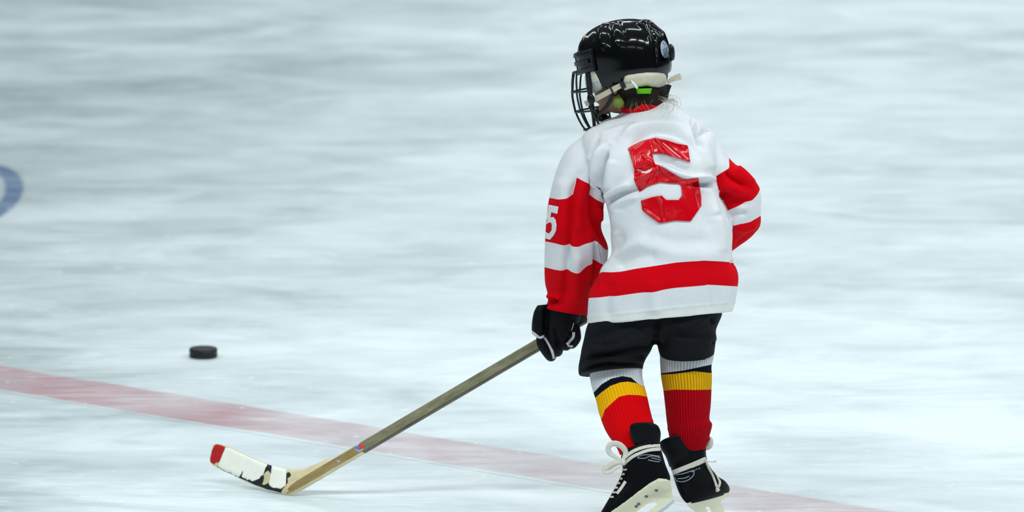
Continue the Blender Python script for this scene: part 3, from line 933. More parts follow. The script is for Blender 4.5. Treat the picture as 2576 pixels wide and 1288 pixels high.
# ---- shorts
Lsh = [(1492, 765, 1650, 765, 0.0, 0.085), (1486, 800, 1660, 800, 0.008, 0.096), (1476, 822, 1664, 820, 0.010, 0.102), (1468, 855, 1655, 850, 0.010, 0.105, -2), (1460, 895, 1636, 885, 0.010, 0.100, -4), (1455, 925, 1622, 908, 0.008, 0.092, -6), (1456, 944, 1617, 929, 0.008, 0.088, -9)]
Rsh = [(1640, 750, 1812, 750, 0.0, 0.085), (1642, 795, 1817, 788, 0.008, 0.096), (1640, 830, 1802, 828, 0.012, 0.098), (1650, 858, 1803, 852, 0.015, 0.094, 5), (1656, 880, 1799, 872, 0.015, 0.09, 12), (1660, 892, 1797, 888, 0.015, 0.086, 20)]
SV, SF = fuse([loft(Lsh, exp=2.3), loft(Rsh, exp=2.3), loft([(1495, 760, 1805, 752, 0.0, 0.085), (1490, 800, 1806, 790, 0.008, 0.096), (1530, 835, 1765, 832, 0.01, 0.10), (1590, 860, 1715, 858, 0.01, 0.07)])], 0.0036, 10)
sfold = [([(1478, 850), (1530, 835), (1590, 815)], 12, -3), ([(1470, 880), (1540, 875), (1610, 850), (1648, 840)], 9, 4), ([(1466, 905), (1530, 890), (1600, 880), (1640, 870)], 6, -5), ([(1462, 918), (1520, 905), (1580, 906), (1618, 905)], 5, 4), ([(1462, 930), (1520, 915), (1570, 916), (1615, 918)], 4, -4),
         ([(1655, 800), (1650, 840), (1648, 872)], 8, -6), ([(1680, 810), (1720, 820), (1780, 800)], 10, 3), ([(1690, 840), (1740, 850), (1796, 838)], 9, -3), ([(1790, 800), (1798, 815)], 6, -4), ([(1520, 860), (1560, 850)], 8, 3), ([(1795, 860), (1800, 864)], 5, -4), ([(1620, 895), (1600, 905)], 5, -3)]
SV = fold(SV, SF, sfold)
shorts = mesh_obj('shorts', SV, SF, M['shorts'], child)

# ---- socks
BLK, YEL = (0.004, 0.005, 0.012), (0.95, 0.47, 0.002)
SR = (0.74, 0.0, 0.003)
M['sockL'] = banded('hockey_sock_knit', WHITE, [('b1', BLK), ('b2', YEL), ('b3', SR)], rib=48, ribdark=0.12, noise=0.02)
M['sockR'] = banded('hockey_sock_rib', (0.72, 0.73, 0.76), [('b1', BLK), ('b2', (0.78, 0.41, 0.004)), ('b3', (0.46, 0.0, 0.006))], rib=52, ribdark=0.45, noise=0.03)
def sock(name, rings, b1, b2, b3, m, folds, closed=True):
    V, Fc, uv = loft(rings, n=96, m=10, exp=2.0)
    V = np.array([tuple(v) for v in V])
    V = fold(V, Fc, folds)
    o = mesh_obj(name, V, Fc, m, child, uv=uv)
    x, y = proj_np(V)
    field_attr(o, 'b1', y - B(b1, x)); field_attr(o, 'b2', y - B(b2, x)); field_attr(o, 'b3', y - B(b3, x))
    return o
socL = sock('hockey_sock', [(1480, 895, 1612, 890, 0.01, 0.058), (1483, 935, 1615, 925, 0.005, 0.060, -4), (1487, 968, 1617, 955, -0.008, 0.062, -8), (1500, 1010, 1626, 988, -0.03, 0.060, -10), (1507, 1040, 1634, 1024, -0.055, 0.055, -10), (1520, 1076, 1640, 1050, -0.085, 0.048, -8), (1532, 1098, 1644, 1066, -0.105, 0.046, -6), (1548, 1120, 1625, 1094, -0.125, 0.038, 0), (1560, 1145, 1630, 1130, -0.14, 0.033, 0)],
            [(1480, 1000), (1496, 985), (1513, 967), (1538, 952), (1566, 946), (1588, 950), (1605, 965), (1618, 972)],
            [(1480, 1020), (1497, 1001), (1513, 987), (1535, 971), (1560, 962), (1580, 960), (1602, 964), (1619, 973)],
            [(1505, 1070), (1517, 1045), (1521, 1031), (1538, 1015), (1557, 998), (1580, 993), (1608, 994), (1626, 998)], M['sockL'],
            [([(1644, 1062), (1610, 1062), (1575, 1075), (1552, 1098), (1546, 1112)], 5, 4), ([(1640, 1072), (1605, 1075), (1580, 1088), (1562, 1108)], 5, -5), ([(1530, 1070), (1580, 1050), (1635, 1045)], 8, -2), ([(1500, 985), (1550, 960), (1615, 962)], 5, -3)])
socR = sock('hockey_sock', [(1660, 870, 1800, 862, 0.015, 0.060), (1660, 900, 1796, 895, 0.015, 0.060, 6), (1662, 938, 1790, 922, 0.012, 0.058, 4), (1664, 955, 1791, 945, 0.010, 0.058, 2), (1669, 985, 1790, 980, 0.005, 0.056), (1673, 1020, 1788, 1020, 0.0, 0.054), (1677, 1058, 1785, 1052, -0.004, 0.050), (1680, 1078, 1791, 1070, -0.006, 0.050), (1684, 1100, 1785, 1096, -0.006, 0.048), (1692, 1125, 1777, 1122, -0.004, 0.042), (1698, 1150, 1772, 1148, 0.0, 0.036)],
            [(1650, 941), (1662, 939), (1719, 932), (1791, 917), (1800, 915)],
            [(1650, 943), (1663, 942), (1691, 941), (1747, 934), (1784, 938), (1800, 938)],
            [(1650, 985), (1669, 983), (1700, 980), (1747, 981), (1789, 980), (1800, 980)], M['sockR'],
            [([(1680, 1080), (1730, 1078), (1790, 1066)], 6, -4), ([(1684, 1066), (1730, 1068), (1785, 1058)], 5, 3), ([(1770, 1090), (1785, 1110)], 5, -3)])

# ---- skates
def skate_left():
    root = empty('ice_skate', P(1620, 1200, -0.16)); root.parent = child; root.matrix_parent_inverse = Matrix.Translation(-child.location)
    return root
def boot(rings, extra, voxel=0.0026, sm=10):
    parts = [loft(rings, n=40, m=6, exp=2.3)] + extra
    return fuse(parts, voxel, sm)
def laces(parent, items):
    pass
# left: pushing off, toe down to the left
bootL_r = [(1572, 1130, 1657, 1098, -0.150, 0.038), (1562, 1150, 1661, 1122, -0.155, 0.039), (1566, 1182, 1674, 1168, -0.160, 0.037), (1555, 1212, 1686, 1208, -0.165, 0.036), (1534, 1250, 1652, 1224, -0.168, 0.037), (1514, 1284, 1594, 1258, -0.168, 0.038), (1499, 1310, 1545, 1294, -0.168, 0.034), (1497, 1326, 1514, 1314, -0.168, 0.022)]
guardL = loft([(1598, 1063, 1636, 1062, -0.172, 0.006), (1586, 1070, 1654, 1070, -0.170, 0.010), (1584, 1088, 1662, 1087, -0.168, 0.014), (1592, 1110, 1661, 1108, -0.164, 0.02), (1605, 1135, 1660, 1130, -0.160, 0.025)], n=40, m=6, exp=2.5)
BLV, BLF = boot(bootL_r, [])
e1 = mesh_obj('ice_skate', BLV, BLF, M['leather'], child)
tag(e1, 'left skate lifted on its toe, pushing off')
GV = np.array([tuple(v) for v in guardL[0]])
g1 = mesh_obj('tendon_guard', GV, guardL[1], M['guard'], e1)
TBL = bvh(BLV, BLF); TGL = bvh(GV, guardL[1])
hold = [(1687, 1211), (1676, 1205), (1656, 1203), (1632, 1212), (1602, 1232), (1572, 1255), (1533, 1283), (1510, 1310), (1497, 1328), (1490, 1340), (1503, 1353), (1523, 1358), (1562, 1340), (1598, 1322), (1640, 1296), (1672, 1275), (1694, 1256), (1690, 1232)]
hhole = [(1648, 1262), (1628, 1268), (1606, 1284), (1578, 1305), (1563, 1324), (1580, 1320), (1610, 1302), (1640, 1280), (1655, 1268)]
def hy(x, y): return -0.168
def hhalf(x, y):
    d, _ = dist_poly(np.array([x]), np.array([y]), [(1687, 1213), (1658, 1210), (1636, 1219), (1606, 1239), (1576, 1262), (1537, 1289), (1497, 1322)])
    return 0.031 * max(0.0, 1 - d[0] / 18) + 0.009
V, Fc = prism([hold, hhole], hy, hhalf, 5)
hL = mesh_obj('blade_holder', V, Fc, M['holder'], e1); recalc(hL); auto(hL, 55)
THL = bvh(V, Fc)
bladeL = [(1694, 1254), (1697, 1262), (1680, 1279), (1640, 1306), (1590, 1338), (1540, 1361), (1516, 1366), (1500, 1357), (1520, 1352), (1560, 1340), (1600, 1316), (1640, 1290), (1672, 1270)]
V, Fc = prism([bladeL], hy, 0.0018, 8)
b_ = mesh_obj('steel_runner', V, Fc, M['steel'], e1); recalc(b_); auto(b_, 40)
for (x, y) in ((1651, 1234), (1626, 1249), (1607, 1268), (1601, 1274)):
    decal('rivet', [[(x + 4.5 * math.cos(a), y + 3.2 * math.sin(a)) for a in np.linspace(0, 6.28, 13)[:-1]]], [THL], M['greymark'], e1, lift=0.0004, step=2, thick=0.0006)
TL = [TBL, TGL]
lw = 8
def lace_on(parent, T, pls, wd, lift=0.001, th=0.0022):
    for pl in pls:
        decal('lace', [strip(pl, wd)], T, M['lace'], parent, lift=lift, step=3, thick=th)
lace_on(e1, TL, [[(1566, 1157), (1585, 1141), (1605, 1130), (1630, 1123), (1659, 1121)], [(1569, 1168), (1590, 1150), (1612, 1139), (1635, 1132), (1664, 1130)]], 8)
# crossed lacing along the instep
for k in range(7):
    x = 1567 - k * 5.5; y = 1180 + k * 11.5
    lace_on(e1, [TBL], [[(x, y), (x + 4, y + 2), (x + 10, y + 1)]], 4)
decal('eyelet_strip', [strip([(1574, 1211), (1563, 1228), (1552, 1242)], 7)], [TBL], M['lace'], e1, lift=0.0008, step=3, thick=0.0015)
V, Fc = merge(tube([P(1566, 1160, -0.19), P(1574, 1138, -0.185), P(1560, 1120, -0.19), P(1540, 1116, -0.195), P(1530, 1128, -0.195), P(1536, 1142, -0.193), P(1552, 1152, -0.19), P(1566, 1162, -0.19)], [0.004, 0.0065, 0.0075, 0.0078, 0.007, 0.006, 0.0045, 0.004], flat=0.35),
              tube([P(1566, 1164, -0.19), P(1548, 1164, -0.192), P(1532, 1172, -0.195), P(1519, 1186, -0.195), P(1534, 1186, -0.197), P(1550, 1176, -0.195), P(1566, 1168, -0.19)], [0.004, 0.0065, 0.007, 0.006, 0.007, 0.0065, 0.004], flat=0.5),
              ball(P(1567, 1163, -0.192), 0.0065, 0.005, 0.0075))
mesh_obj('lace_bow', V, Fc, M['lace'], e1)
for pl in ([(1603, 1151), (1612, 1146), (1630, 1144), (1660, 1148)], [(1603, 1152), (1620, 1153), (1640, 1147), (1662, 1152)], [(1630, 1157), (1645, 1160), (1660, 1162)], [(1638, 1152), (1650, 1154), (1663, 1158)]):
    decal('maker_mark', [strip(pl, 2.2)], [TBL], M['mark'], e1, lift=0.0006, step=2, thick=0.0003)

# right: flat on the ice, turned away to the right
bootR_r = [(1664, 1120, 1776, 1128, -0.004, 0.040, 6), (1676, 1145, 1777, 1148, -0.004, 0.040, 2), (1688, 1180, 1784, 1170, -0.002, 0.038, 0, 0.01), (1699, 1216, 1803, 1196, 0.004, 0.038, 0, 0.03), (1709, 1242, 1824, 1210, 0.012, 0.038, 2, 0.05), (1720, 1259, 1836, 1228, 0.018, 0.036, 4, 0.06), (1730, 1267, 1833, 1240, 0.02, 0.030, 4, 0.06)]
guardR = loft([(1690, 1097, 1735, 1088, -0.040, 0.006), (1668, 1106, 1748, 1093, -0.036, 0.012), (1659, 1117, 1752, 1105, -0.030, 0.018), (1664, 1132, 1752, 1124, -0.024, 0.022), (1675, 1150, 1752, 1146, -0.018, 0.027), (1684, 1175, 1756, 1168, -0.010, 0.027)], n=40, m=6, exp=2.6)
BRV, BRF = boot(bootR_r, [])
e2 = mesh_obj('ice_skate', BRV, BRF, M['leather'], child)
tag(e2, 'right skate flat on the ice, leaning inward')
GV = np.array([tuple(v) for v in guardR[0]])
mesh_obj('tendon_guard', GV, guardR[1], M['guard'], e2)
TBR = bvh(BRV, BRF); TGR = bvh(GV, guardR[1])
def ry(x, y): return -0.03 + (x - 1728) * 0.12 / 108
def rhalf(x, y): return 0.026 * max(0.0, 1 - (y - np.interp(x, [1728, 1836], [1266, 1238])) / 24) + 0.007
hold = [(1726, 1266), (1760, 1258), (1800, 1247), (1836, 1238), (1834, 1246), (1822, 1255), (1814, 1259), (1813, 1266), (1821, 1280), (1824, 1292), (1822, 1306), (1800, 1312), (1757, 1324), (1756, 1312), (1753, 1298), (1746, 1284), (1734, 1277)]
hh = [(1775, 1276), (1780, 1290), (1782, 1303), (1790, 1301), (1789, 1285), (1783, 1274)]
V, Fc = prism([hold, hh], ry, rhalf, 5)
hR = mesh_obj('blade_holder', V, Fc, M['holder'], e2); recalc(hR); auto(hR, 55)
V, Fc = prism([[(1752, 1318), (1790, 1308), (1826, 1299), (1829, 1305), (1822, 1312), (1790, 1322), (1760, 1330), (1753, 1327)]], ry, 0.0018, 8)
b_ = mesh_obj('steel_runner', V, Fc, M['steel'], e2); recalc(b_); auto(b_, 40)
lace_on(e2, [TBR, TGR], [[(1693, 1189), (1715, 1180), (1745, 1168), (1775, 1155)]], 12)
V, Fc = merge(tube([P(1776, 1158, -0.03), P(1782, 1175, -0.02), P(1792, 1195, 0.0), P(1800, 1215, 0.0), P(1805, 1232, 0.0)], 0.003, flat=0.7),
              tube([P(1800, 1218, 0.0), P(1806, 1226, 0.0), P(1811, 1214, 0.0), P(1806, 1203, 0.02), P(1795, 1186, 0.03)], [0.003, 0.0035, 0.003, 0.0025, 0.002], flat=0.7),
              tube([P(1803, 1228, 0.0), P(1806, 1234, -0.005)], [0.003, 0.006], m=1),
              tube([P(1776, 1160, -0.02), P(1790, 1162, -0.01), P(1799, 1161, -0.01), P(1801, 1160, -0.01)], [0.0014, 0.0014, 0.0016, 0.003]),
              tube([P(1774, 1128, 0.01), P(1784, 1122, 0.012), P(1787, 1108, 0.012), P(1783, 1100, 0.015)], [0.005, 0.0075, 0.007, 0.004], flat=0.6))
mesh_obj('lace_bow', V, Fc, M['lace'], e2)
for pl in ([(1700, 1195), (1720, 1191), (1745, 1183), (1746, 1186)], [(1697, 1200), (1702, 1209), (1716, 1212), (1732, 1207), (1744, 1196), (1745, 1187), (1737, 1186)], [(1704, 1204), (1720, 1203), (1734, 1198)], [(1750, 1182), (1753, 1179)], [(1756, 1180), (1761, 1177)]):
    decal('maker_mark', [strip(pl, 2.4)], [TBR], M['mark'], e2, lift=0.0006, step=2, thick=0.0003)

# ---- gloves
def glove(pw, side_, cuff_from, name, lab):
    """a hand wrapped round the shaft at pw: back of the hand near the camera, four fingers under, thumb along the shaft"""
    s, nf, d = SS, SN, SD
    def L(a, b, c): return pw + d * a + s * b + nf * c
    parts = [tube([cuff_from, L(0.005, 0.045, 0.012), L(0.004, 0.020, 0.018)], [0.036, 0.040, 0.038], n=20, m=5, flat=0.8),
             ball(L(0.004, 0.008, 0.018), 0.046, 0.024, 0.040, rot=Matrix((d, nf, s)).transposed())]
    for k, a in enumerate((-0.036, -0.012, 0.013, 0.036)):
        ext = (0.0, 0.003, 0.002, -0.004)[k]
        parts.append(tube([L(a, 0.012, 0.026), L(a, -0.012, 0.030), L(a, -0.031 - ext, 0.016), L(a, -0.034 - ext, -0.006), L(a, -0.018, -0.024), L(a, 0.004, -0.022)], [0.0145, 0.0145, 0.0135, 0.013, 0.012, 0.011], n=14, m=4))
    parts.append(tube([L(-0.010, 0.028, -0.004), L(-0.030, 0.028, -0.016), L(-0.052, 0.012, -0.020), L(-0.064, 0.0, -0.020)], [0.020, 0.018, 0.015, 0.013], n=14, m=4))
    V, FF = fuse(parts, 0.0026, 6)
    o = mesh_obj(name, V, FF, M['glove'], child)
    return o, V, FF
PWL = on_stick(1405)
# the left glove is built to the photo's outline: roll of the thumb, back of the hand, hooked fingers
gp = [loft([(1376, 765, 1472, 778, 0.175, 0.045), (1368, 790, 1462, 800, 0.180, 0.046), (1366, 820, 1452, 822, 0.182, 0.044), (1372, 845, 1444, 846, 0.184, 0.040), (1382, 868, 1430, 862, 0.186, 0.03), (1392, 884, 1418, 874, 0.188, 0.02)], n=40, m=6, exp=2.5),
      loft([(1352, 768, 1382, 765, 0.170, 0.022), (1343, 785, 1374, 785, 0.168, 0.026), (1338, 812, 1374, 812, 0.168, 0.028), (1338, 835, 1371, 842, 0.170, 0.026), (1344, 845, 1364, 850, 0.172, 0.018)], n=28, m=6, exp=2.3),
      tube([P(1362, 842, 0.165), P(1364, 862, 0.165), P(1372, 878, 0.172), P(1384, 896, 0.19), P(1388, 893, 0.215), P(1384, 870, 0.235)], [0.012, 0.014, 0.0135, 0.012, 0.012, 0.012], n=16, m=5),
      tube([P(1390, 850, 0.165), P(1394, 872, 0.165), P(1401, 884, 0.18), P(1404, 880, 0.21), P(1400, 860, 0.24)], [0.014, 0.0145, 0.013, 0.012, 0.012], n=16, m=5),
      tube([P(1412, 845, 0.165), P(1417, 862, 0.165), P(1424, 870, 0.18), P(1424, 864, 0.21), P(1418, 845, 0.24)], [0.0135, 0.013, 0.012, 0.012, 0.011], n=16, m=5),
      tube([P(1448, 815, 0.165), P(1450, 835, 0.165), P(1450, 852, 0.17), P(1440, 868, 0.185), P(1434, 862, 0.21), P(1430, 840, 0.24)], [0.009, 0.0105, 0.011, 0.009, 0.009, 0.010], n=16, m=5)]
GLV, GLF = fuse(gp, 0.0022, 6)
GLV = fold(GLV, GLF, [([(1374, 775), (1374, 810), (1372, 845)], 4, -5), ([(1440, 800), (1441, 822), (1436, 840), (1424, 862)], 4, -4), ([(1395, 820), (1400, 850), (1408, 880)], 4, -2), ([(1372, 850), (1388, 885)], 4, -3)])
gl = mesh_obj('hockey_glove', GLV, GLF, M['glove'], child)
TG = [bvh(GLV, GLF)]
for pl, wd in (([(1337, 834), (1345, 840), (1358, 849), (1369, 845)], 6), ([(1370, 850), (1378, 862), (1384, 873), (1390, 886), (1393, 902)], 6), ([(1443, 835), (1442, 848), (1432, 860), (1426, 867)], 7), ([(1428, 868), (1434, 871), (1441, 870)], 5), ([(1443, 812), (1440, 824), (1437, 832)], 2.5)):
    decal('white_piping', [strip(pl, wd)], TG, M['trim'], gl, lift=0.0006, step=2.5, thick=0.001)
PWR = on_stick(1625)
_gr, GRV, GRF = glove(PWR, 1, P(1690, 685, 0.21), 'hockey_glove', '')

# ---- body: one continuous figure inside the clothing
def body():
    jc = lambda L, R, t: ((L[0] + R[0]) / 2, (L[1] + R[1]) / 2)
    parts = []
    # head with brow, nose, lips and chin
    parts.append(ball(HL(0.0, 0, -0.005), 0.088, 0.072, 0.092, 28, 20, HR))
    parts.append(ball(HL(0.028, 0, -0.062), 0.062, 0.056, 0.062, 24, 16, HR))
    parts.append(ball(HL(0.096, 0, -0.052), 0.016, 0.011, 0.016, 12, 8, HR))
    parts.append(ball(HL(0.086, 0, -0.078), 0.010, 0.018, 0.005, 12, 8, HR))
    parts.append(ball(HL(0.085, 0, -0.087), 0.010, 0.016, 0.005, 12, 8, HR))
    parts.append(ball(HL(0.074, 0, -0.108), 0.018, 0.020, 0.014, 12, 8, HR))
    for s in (-1, 1):
        parts.append(ball(HL(0.0, s * 0.074, -0.050), 0.016, 0.008, 0.026, 12, 8, HR))
    nk = P(1610, 275, 0.115)
    parts.append(tube([HL(-0.01, 0, -0.06), nk, P(1630, 320, 0.10)], [0.052, 0.046, 0.06], n=20))
    parts.append(tube([P(1640, 310, 0.10), P(1650, 380, 0.09), P(1670, 480, 0.06), P(1675, 600, 0.03), P(1665, 720, 0.0), P(1655, 790, 0.0)], [0.05, 0.085, 0.095, 0.085, 0.085, 0.05], n=24, flat=0.8))
    parts.append(tube([P(1640, 345, 0.10), P(1530, 375, 0.09), P(1465, 420, 0.095), P(1445, 540, 0.11), P(1450, 620, 0.12), P(1430, 730, 0.155), P(1418, 790, 0.18)], [0.045, 0.040, 0.036, 0.032, 0.030, 0.026, 0.022], n=16))
    parts.append(tube([P(1660, 350, 0.10), P(1750, 390, 0.09), P(1800, 432, 0.085), P(1856, 505, 0.088), P(1860, 552, 0.110), P(1798, 612, 0.172), P(1712, 662, 0.205)], [0.045, 0.036, 0.030, 0.024, 0.022, 0.020, 0.018], n=16))
    for pw in (PWL, PWR):
        parts.append(ball(pw + SN * 0.020 + SS * 0.012, 0.024, 0.009, 0.018, 12, 8, Matrix((SD, SN, SS)).transposed()))
    parts.append(tube([P(1418, 785, 0.175), PWL + SN * 0.020 + SS * 0.02], [0.018, 0.014], m=1, n=12))
    parts.append(tube([P(1705, 668, 0.205), PWR + SN * 0.020 + SS * 0.015], [0.018, 0.014], m=1, n=12))
    parts.append(tube([P(1600, 780, 0.0), P(1555, 860, 0.01), P(1550, 950, 0.0), P(1572, 1030, -0.045), P(1598, 1110, -0.115), P(1614, 1160, -0.150), P(1612, 1200, -0.163)], [0.075, 0.066, 0.046, 0.036, 0.024, 0.020, 0.02], n=18))
    parts.append(tube([P(1710, 780, 0.0), P(1728, 860, 0.015), P(1727, 940, 0.012), P(1730, 1040, 0.0), P(1735, 1110, 0.0), P(1738, 1175, -0.002), P(1756, 1212, 0.012)], [0.075, 0.064, 0.046, 0.038, 0.028, 0.022, 0.02], n=18))
    V, FF = fuse(parts, 0.0042, 8)
    # the body stays inside what it wears
    bx, by = proj_np(V)
    def tuck(V, T, sel, depth=0.003, reach=0.05):
        for i in np.nonzero(sel)[0]:
            h = T.find_nearest(Vector(V[i]))
            if h[0] is None: continue
            dv = Vector(V[i]) - h[0]
            if dv.length < reach and dv.dot(h[1]) > -depth * 0.6:
                V[i] = h[0] - h[1] * depth
    def outward(VV, FF_):
        VV = np.asarray([tuple(v) for v in VV]); N_ = normals(VV, FF_)
        Q = [tuple(f) for f in FF_]
        vol = sum(np.dot(VV[f[0]], np.cross(VV[f[1]], VV[f[2]])) + (np.dot(VV[f[0]], np.cross(VV[f[2]], VV[f[3]])) if len(f) > 3 else 0) for f in Q)
        return bvh(VV, Q if vol > 0 else [f[::-1] for f in Q])
    tuck(V, outward(JV2, JF), (by > 300) & (by < 760))
    for pw, GV_, GF_ in ((PWL, GLV, GLF), (PWR, GRV, GRF)):
        tuck(V, outward(GV_, GF_), np.linalg.norm(V - np.array(pw), axis=1) < 0.055)
    tuck(V, outward(BLV, BLF), (by > 1150) & (bx < 1690))
    tuck(V, outward(BRV, BRF), (by > 1150) & (bx >= 1690))
    o = mesh_obj('body', V, FF, M['skin'], child)
    me_, mi_ = mat('eye_white', (0.75, 0.75, 0.72), 0.2), mat('iris', (0.05, 0.03, 0.02), 0.2)
    for s in (-1, 1):
        V, Fc = ball(HL(0.078, s * 0.030, -0.030), 0.010, 0.010, 0.010, 16, 10, HR); mesh_obj('eye', V, Fc, me_, o)
        V, Fc = ball(HL(0.0865, s * 0.030, -0.030), 0.0022, 0.0045, 0.0045, 12, 8, HR); mesh_obj('iris', V, Fc, mi_, o)
        V, Fc = tube([HL(0.084, s * 0.018, -0.012), HL(0.084, s * 0.032, -0.008), HL(0.076, s * 0.046, -0.013)], 0.0022); mesh_obj('eyebrow', V, Fc, M['hair'], o)
    V, Fc = tube([HL(0.093, -0.014, -0.0825), HL(0.0965, 0, -0.0825), HL(0.093, 0.014, -0.0825)], 0.0024)
    mesh_obj('lips', V, Fc, mat('lips', (0.42, 0.13, 0.11), 0.4), o)
    return V
body()
# undershirt collar seen at the nape, red
cl = loft([(1573, 257, 1662, 236, 0.112, 0.064, 8), (1560, 273, 1674, 246, 0.110, 0.070, 8), (1566, 286, 1684, 266, 0.110, 0.060, 8)], n=48, m=5)
mesh_obj('undershirt_collar', cl[0], cl[1], M['red_cloth'], child)

# ---- hair at the nape and wisps
def hair():
    parts = [ball(HL(-0.022, 0.0, -0.035), 0.080, 0.079, 0.072, 24, 16, HR), ball(HL(-0.056, -0.004, -0.088), 0.036, 0.056, 0.040, 20, 14, HR), ball(HL(-0.030, 0.040, -0.088), 0.030, 0.026, 0.030, 16, 12, HR)]
    V, FF = fuse(parts, 0.004, 6)
    o = mesh_obj('hair', V, FF, M['hair'], child)
    # loose strands over the collar
    rr = random.Random(5)
    Vs, Fs = [], []
    st = []
    for k in range(26):
        x0 = rr.uniform(1655, 1688); y0 = rr.uniform(238, 256)
        r = rr.uniform(0.3, 1.0)
        ex = x0 + rr.uniform(0, 34) * r; ey = y0 + rr.uniform(14, 42)
        yb = rr.uniform(-0.02, 0.03)
        mx = max(x0, ex) + rr.uniform(2, 22) * r
        st.append(tube([P(x0, y0, 0.03 + yb), P((x0 + mx) / 2 + 6, y0 - rr.uniform(-6, 3), 0.0 + yb), P(mx, (y0 + ey) / 2, -0.02 + yb), P(ex, ey, -0.025 + yb)], [0.0004, 0.00034, 0.00028, 0.0002], n=5, m=6))
    for k in range(10):
        x0 = rr.uniform(1560, 1660); y0 = 262 - (x0 - 1560) * 0.12 + rr.uniform(-4, 4)
        st.append(tube([P(x0, y0, 0.03), P(x0 + rr.uniform(-8, 8), y0 + 10, 0.0), P(x0 + rr.uniform(-10, 14), y0 + rr.uniform(16, 30), -0.005)], [0.00025, 0.0002, 0.00015], n=5, m=5))
    V, Fc = merge(*st)
    tag(mesh_obj('loose_strands', V, Fc, M['wisp'], o), 'thin fair strands of hair over the collar', kind='stuff')
    return bvh([Vector(v) for v in merge((V, Fc))[0]], Fc)
hair()
for nm, rg, m_ in (('lime_headband', [(1604, 226, 1638, 222, 0.02, 0.006), (1604, 234, 1638, 235, 0.02, 0.007)], 'lime'),):
    q = loft([(1600, 223, 1640, 222, 0.030, 0.020), (1603, 236, 1637, 236, 0.030, 0.020)], n=32, m=4, exp=3)
    mesh_obj(nm, q[0], q[1], M[m_], child)

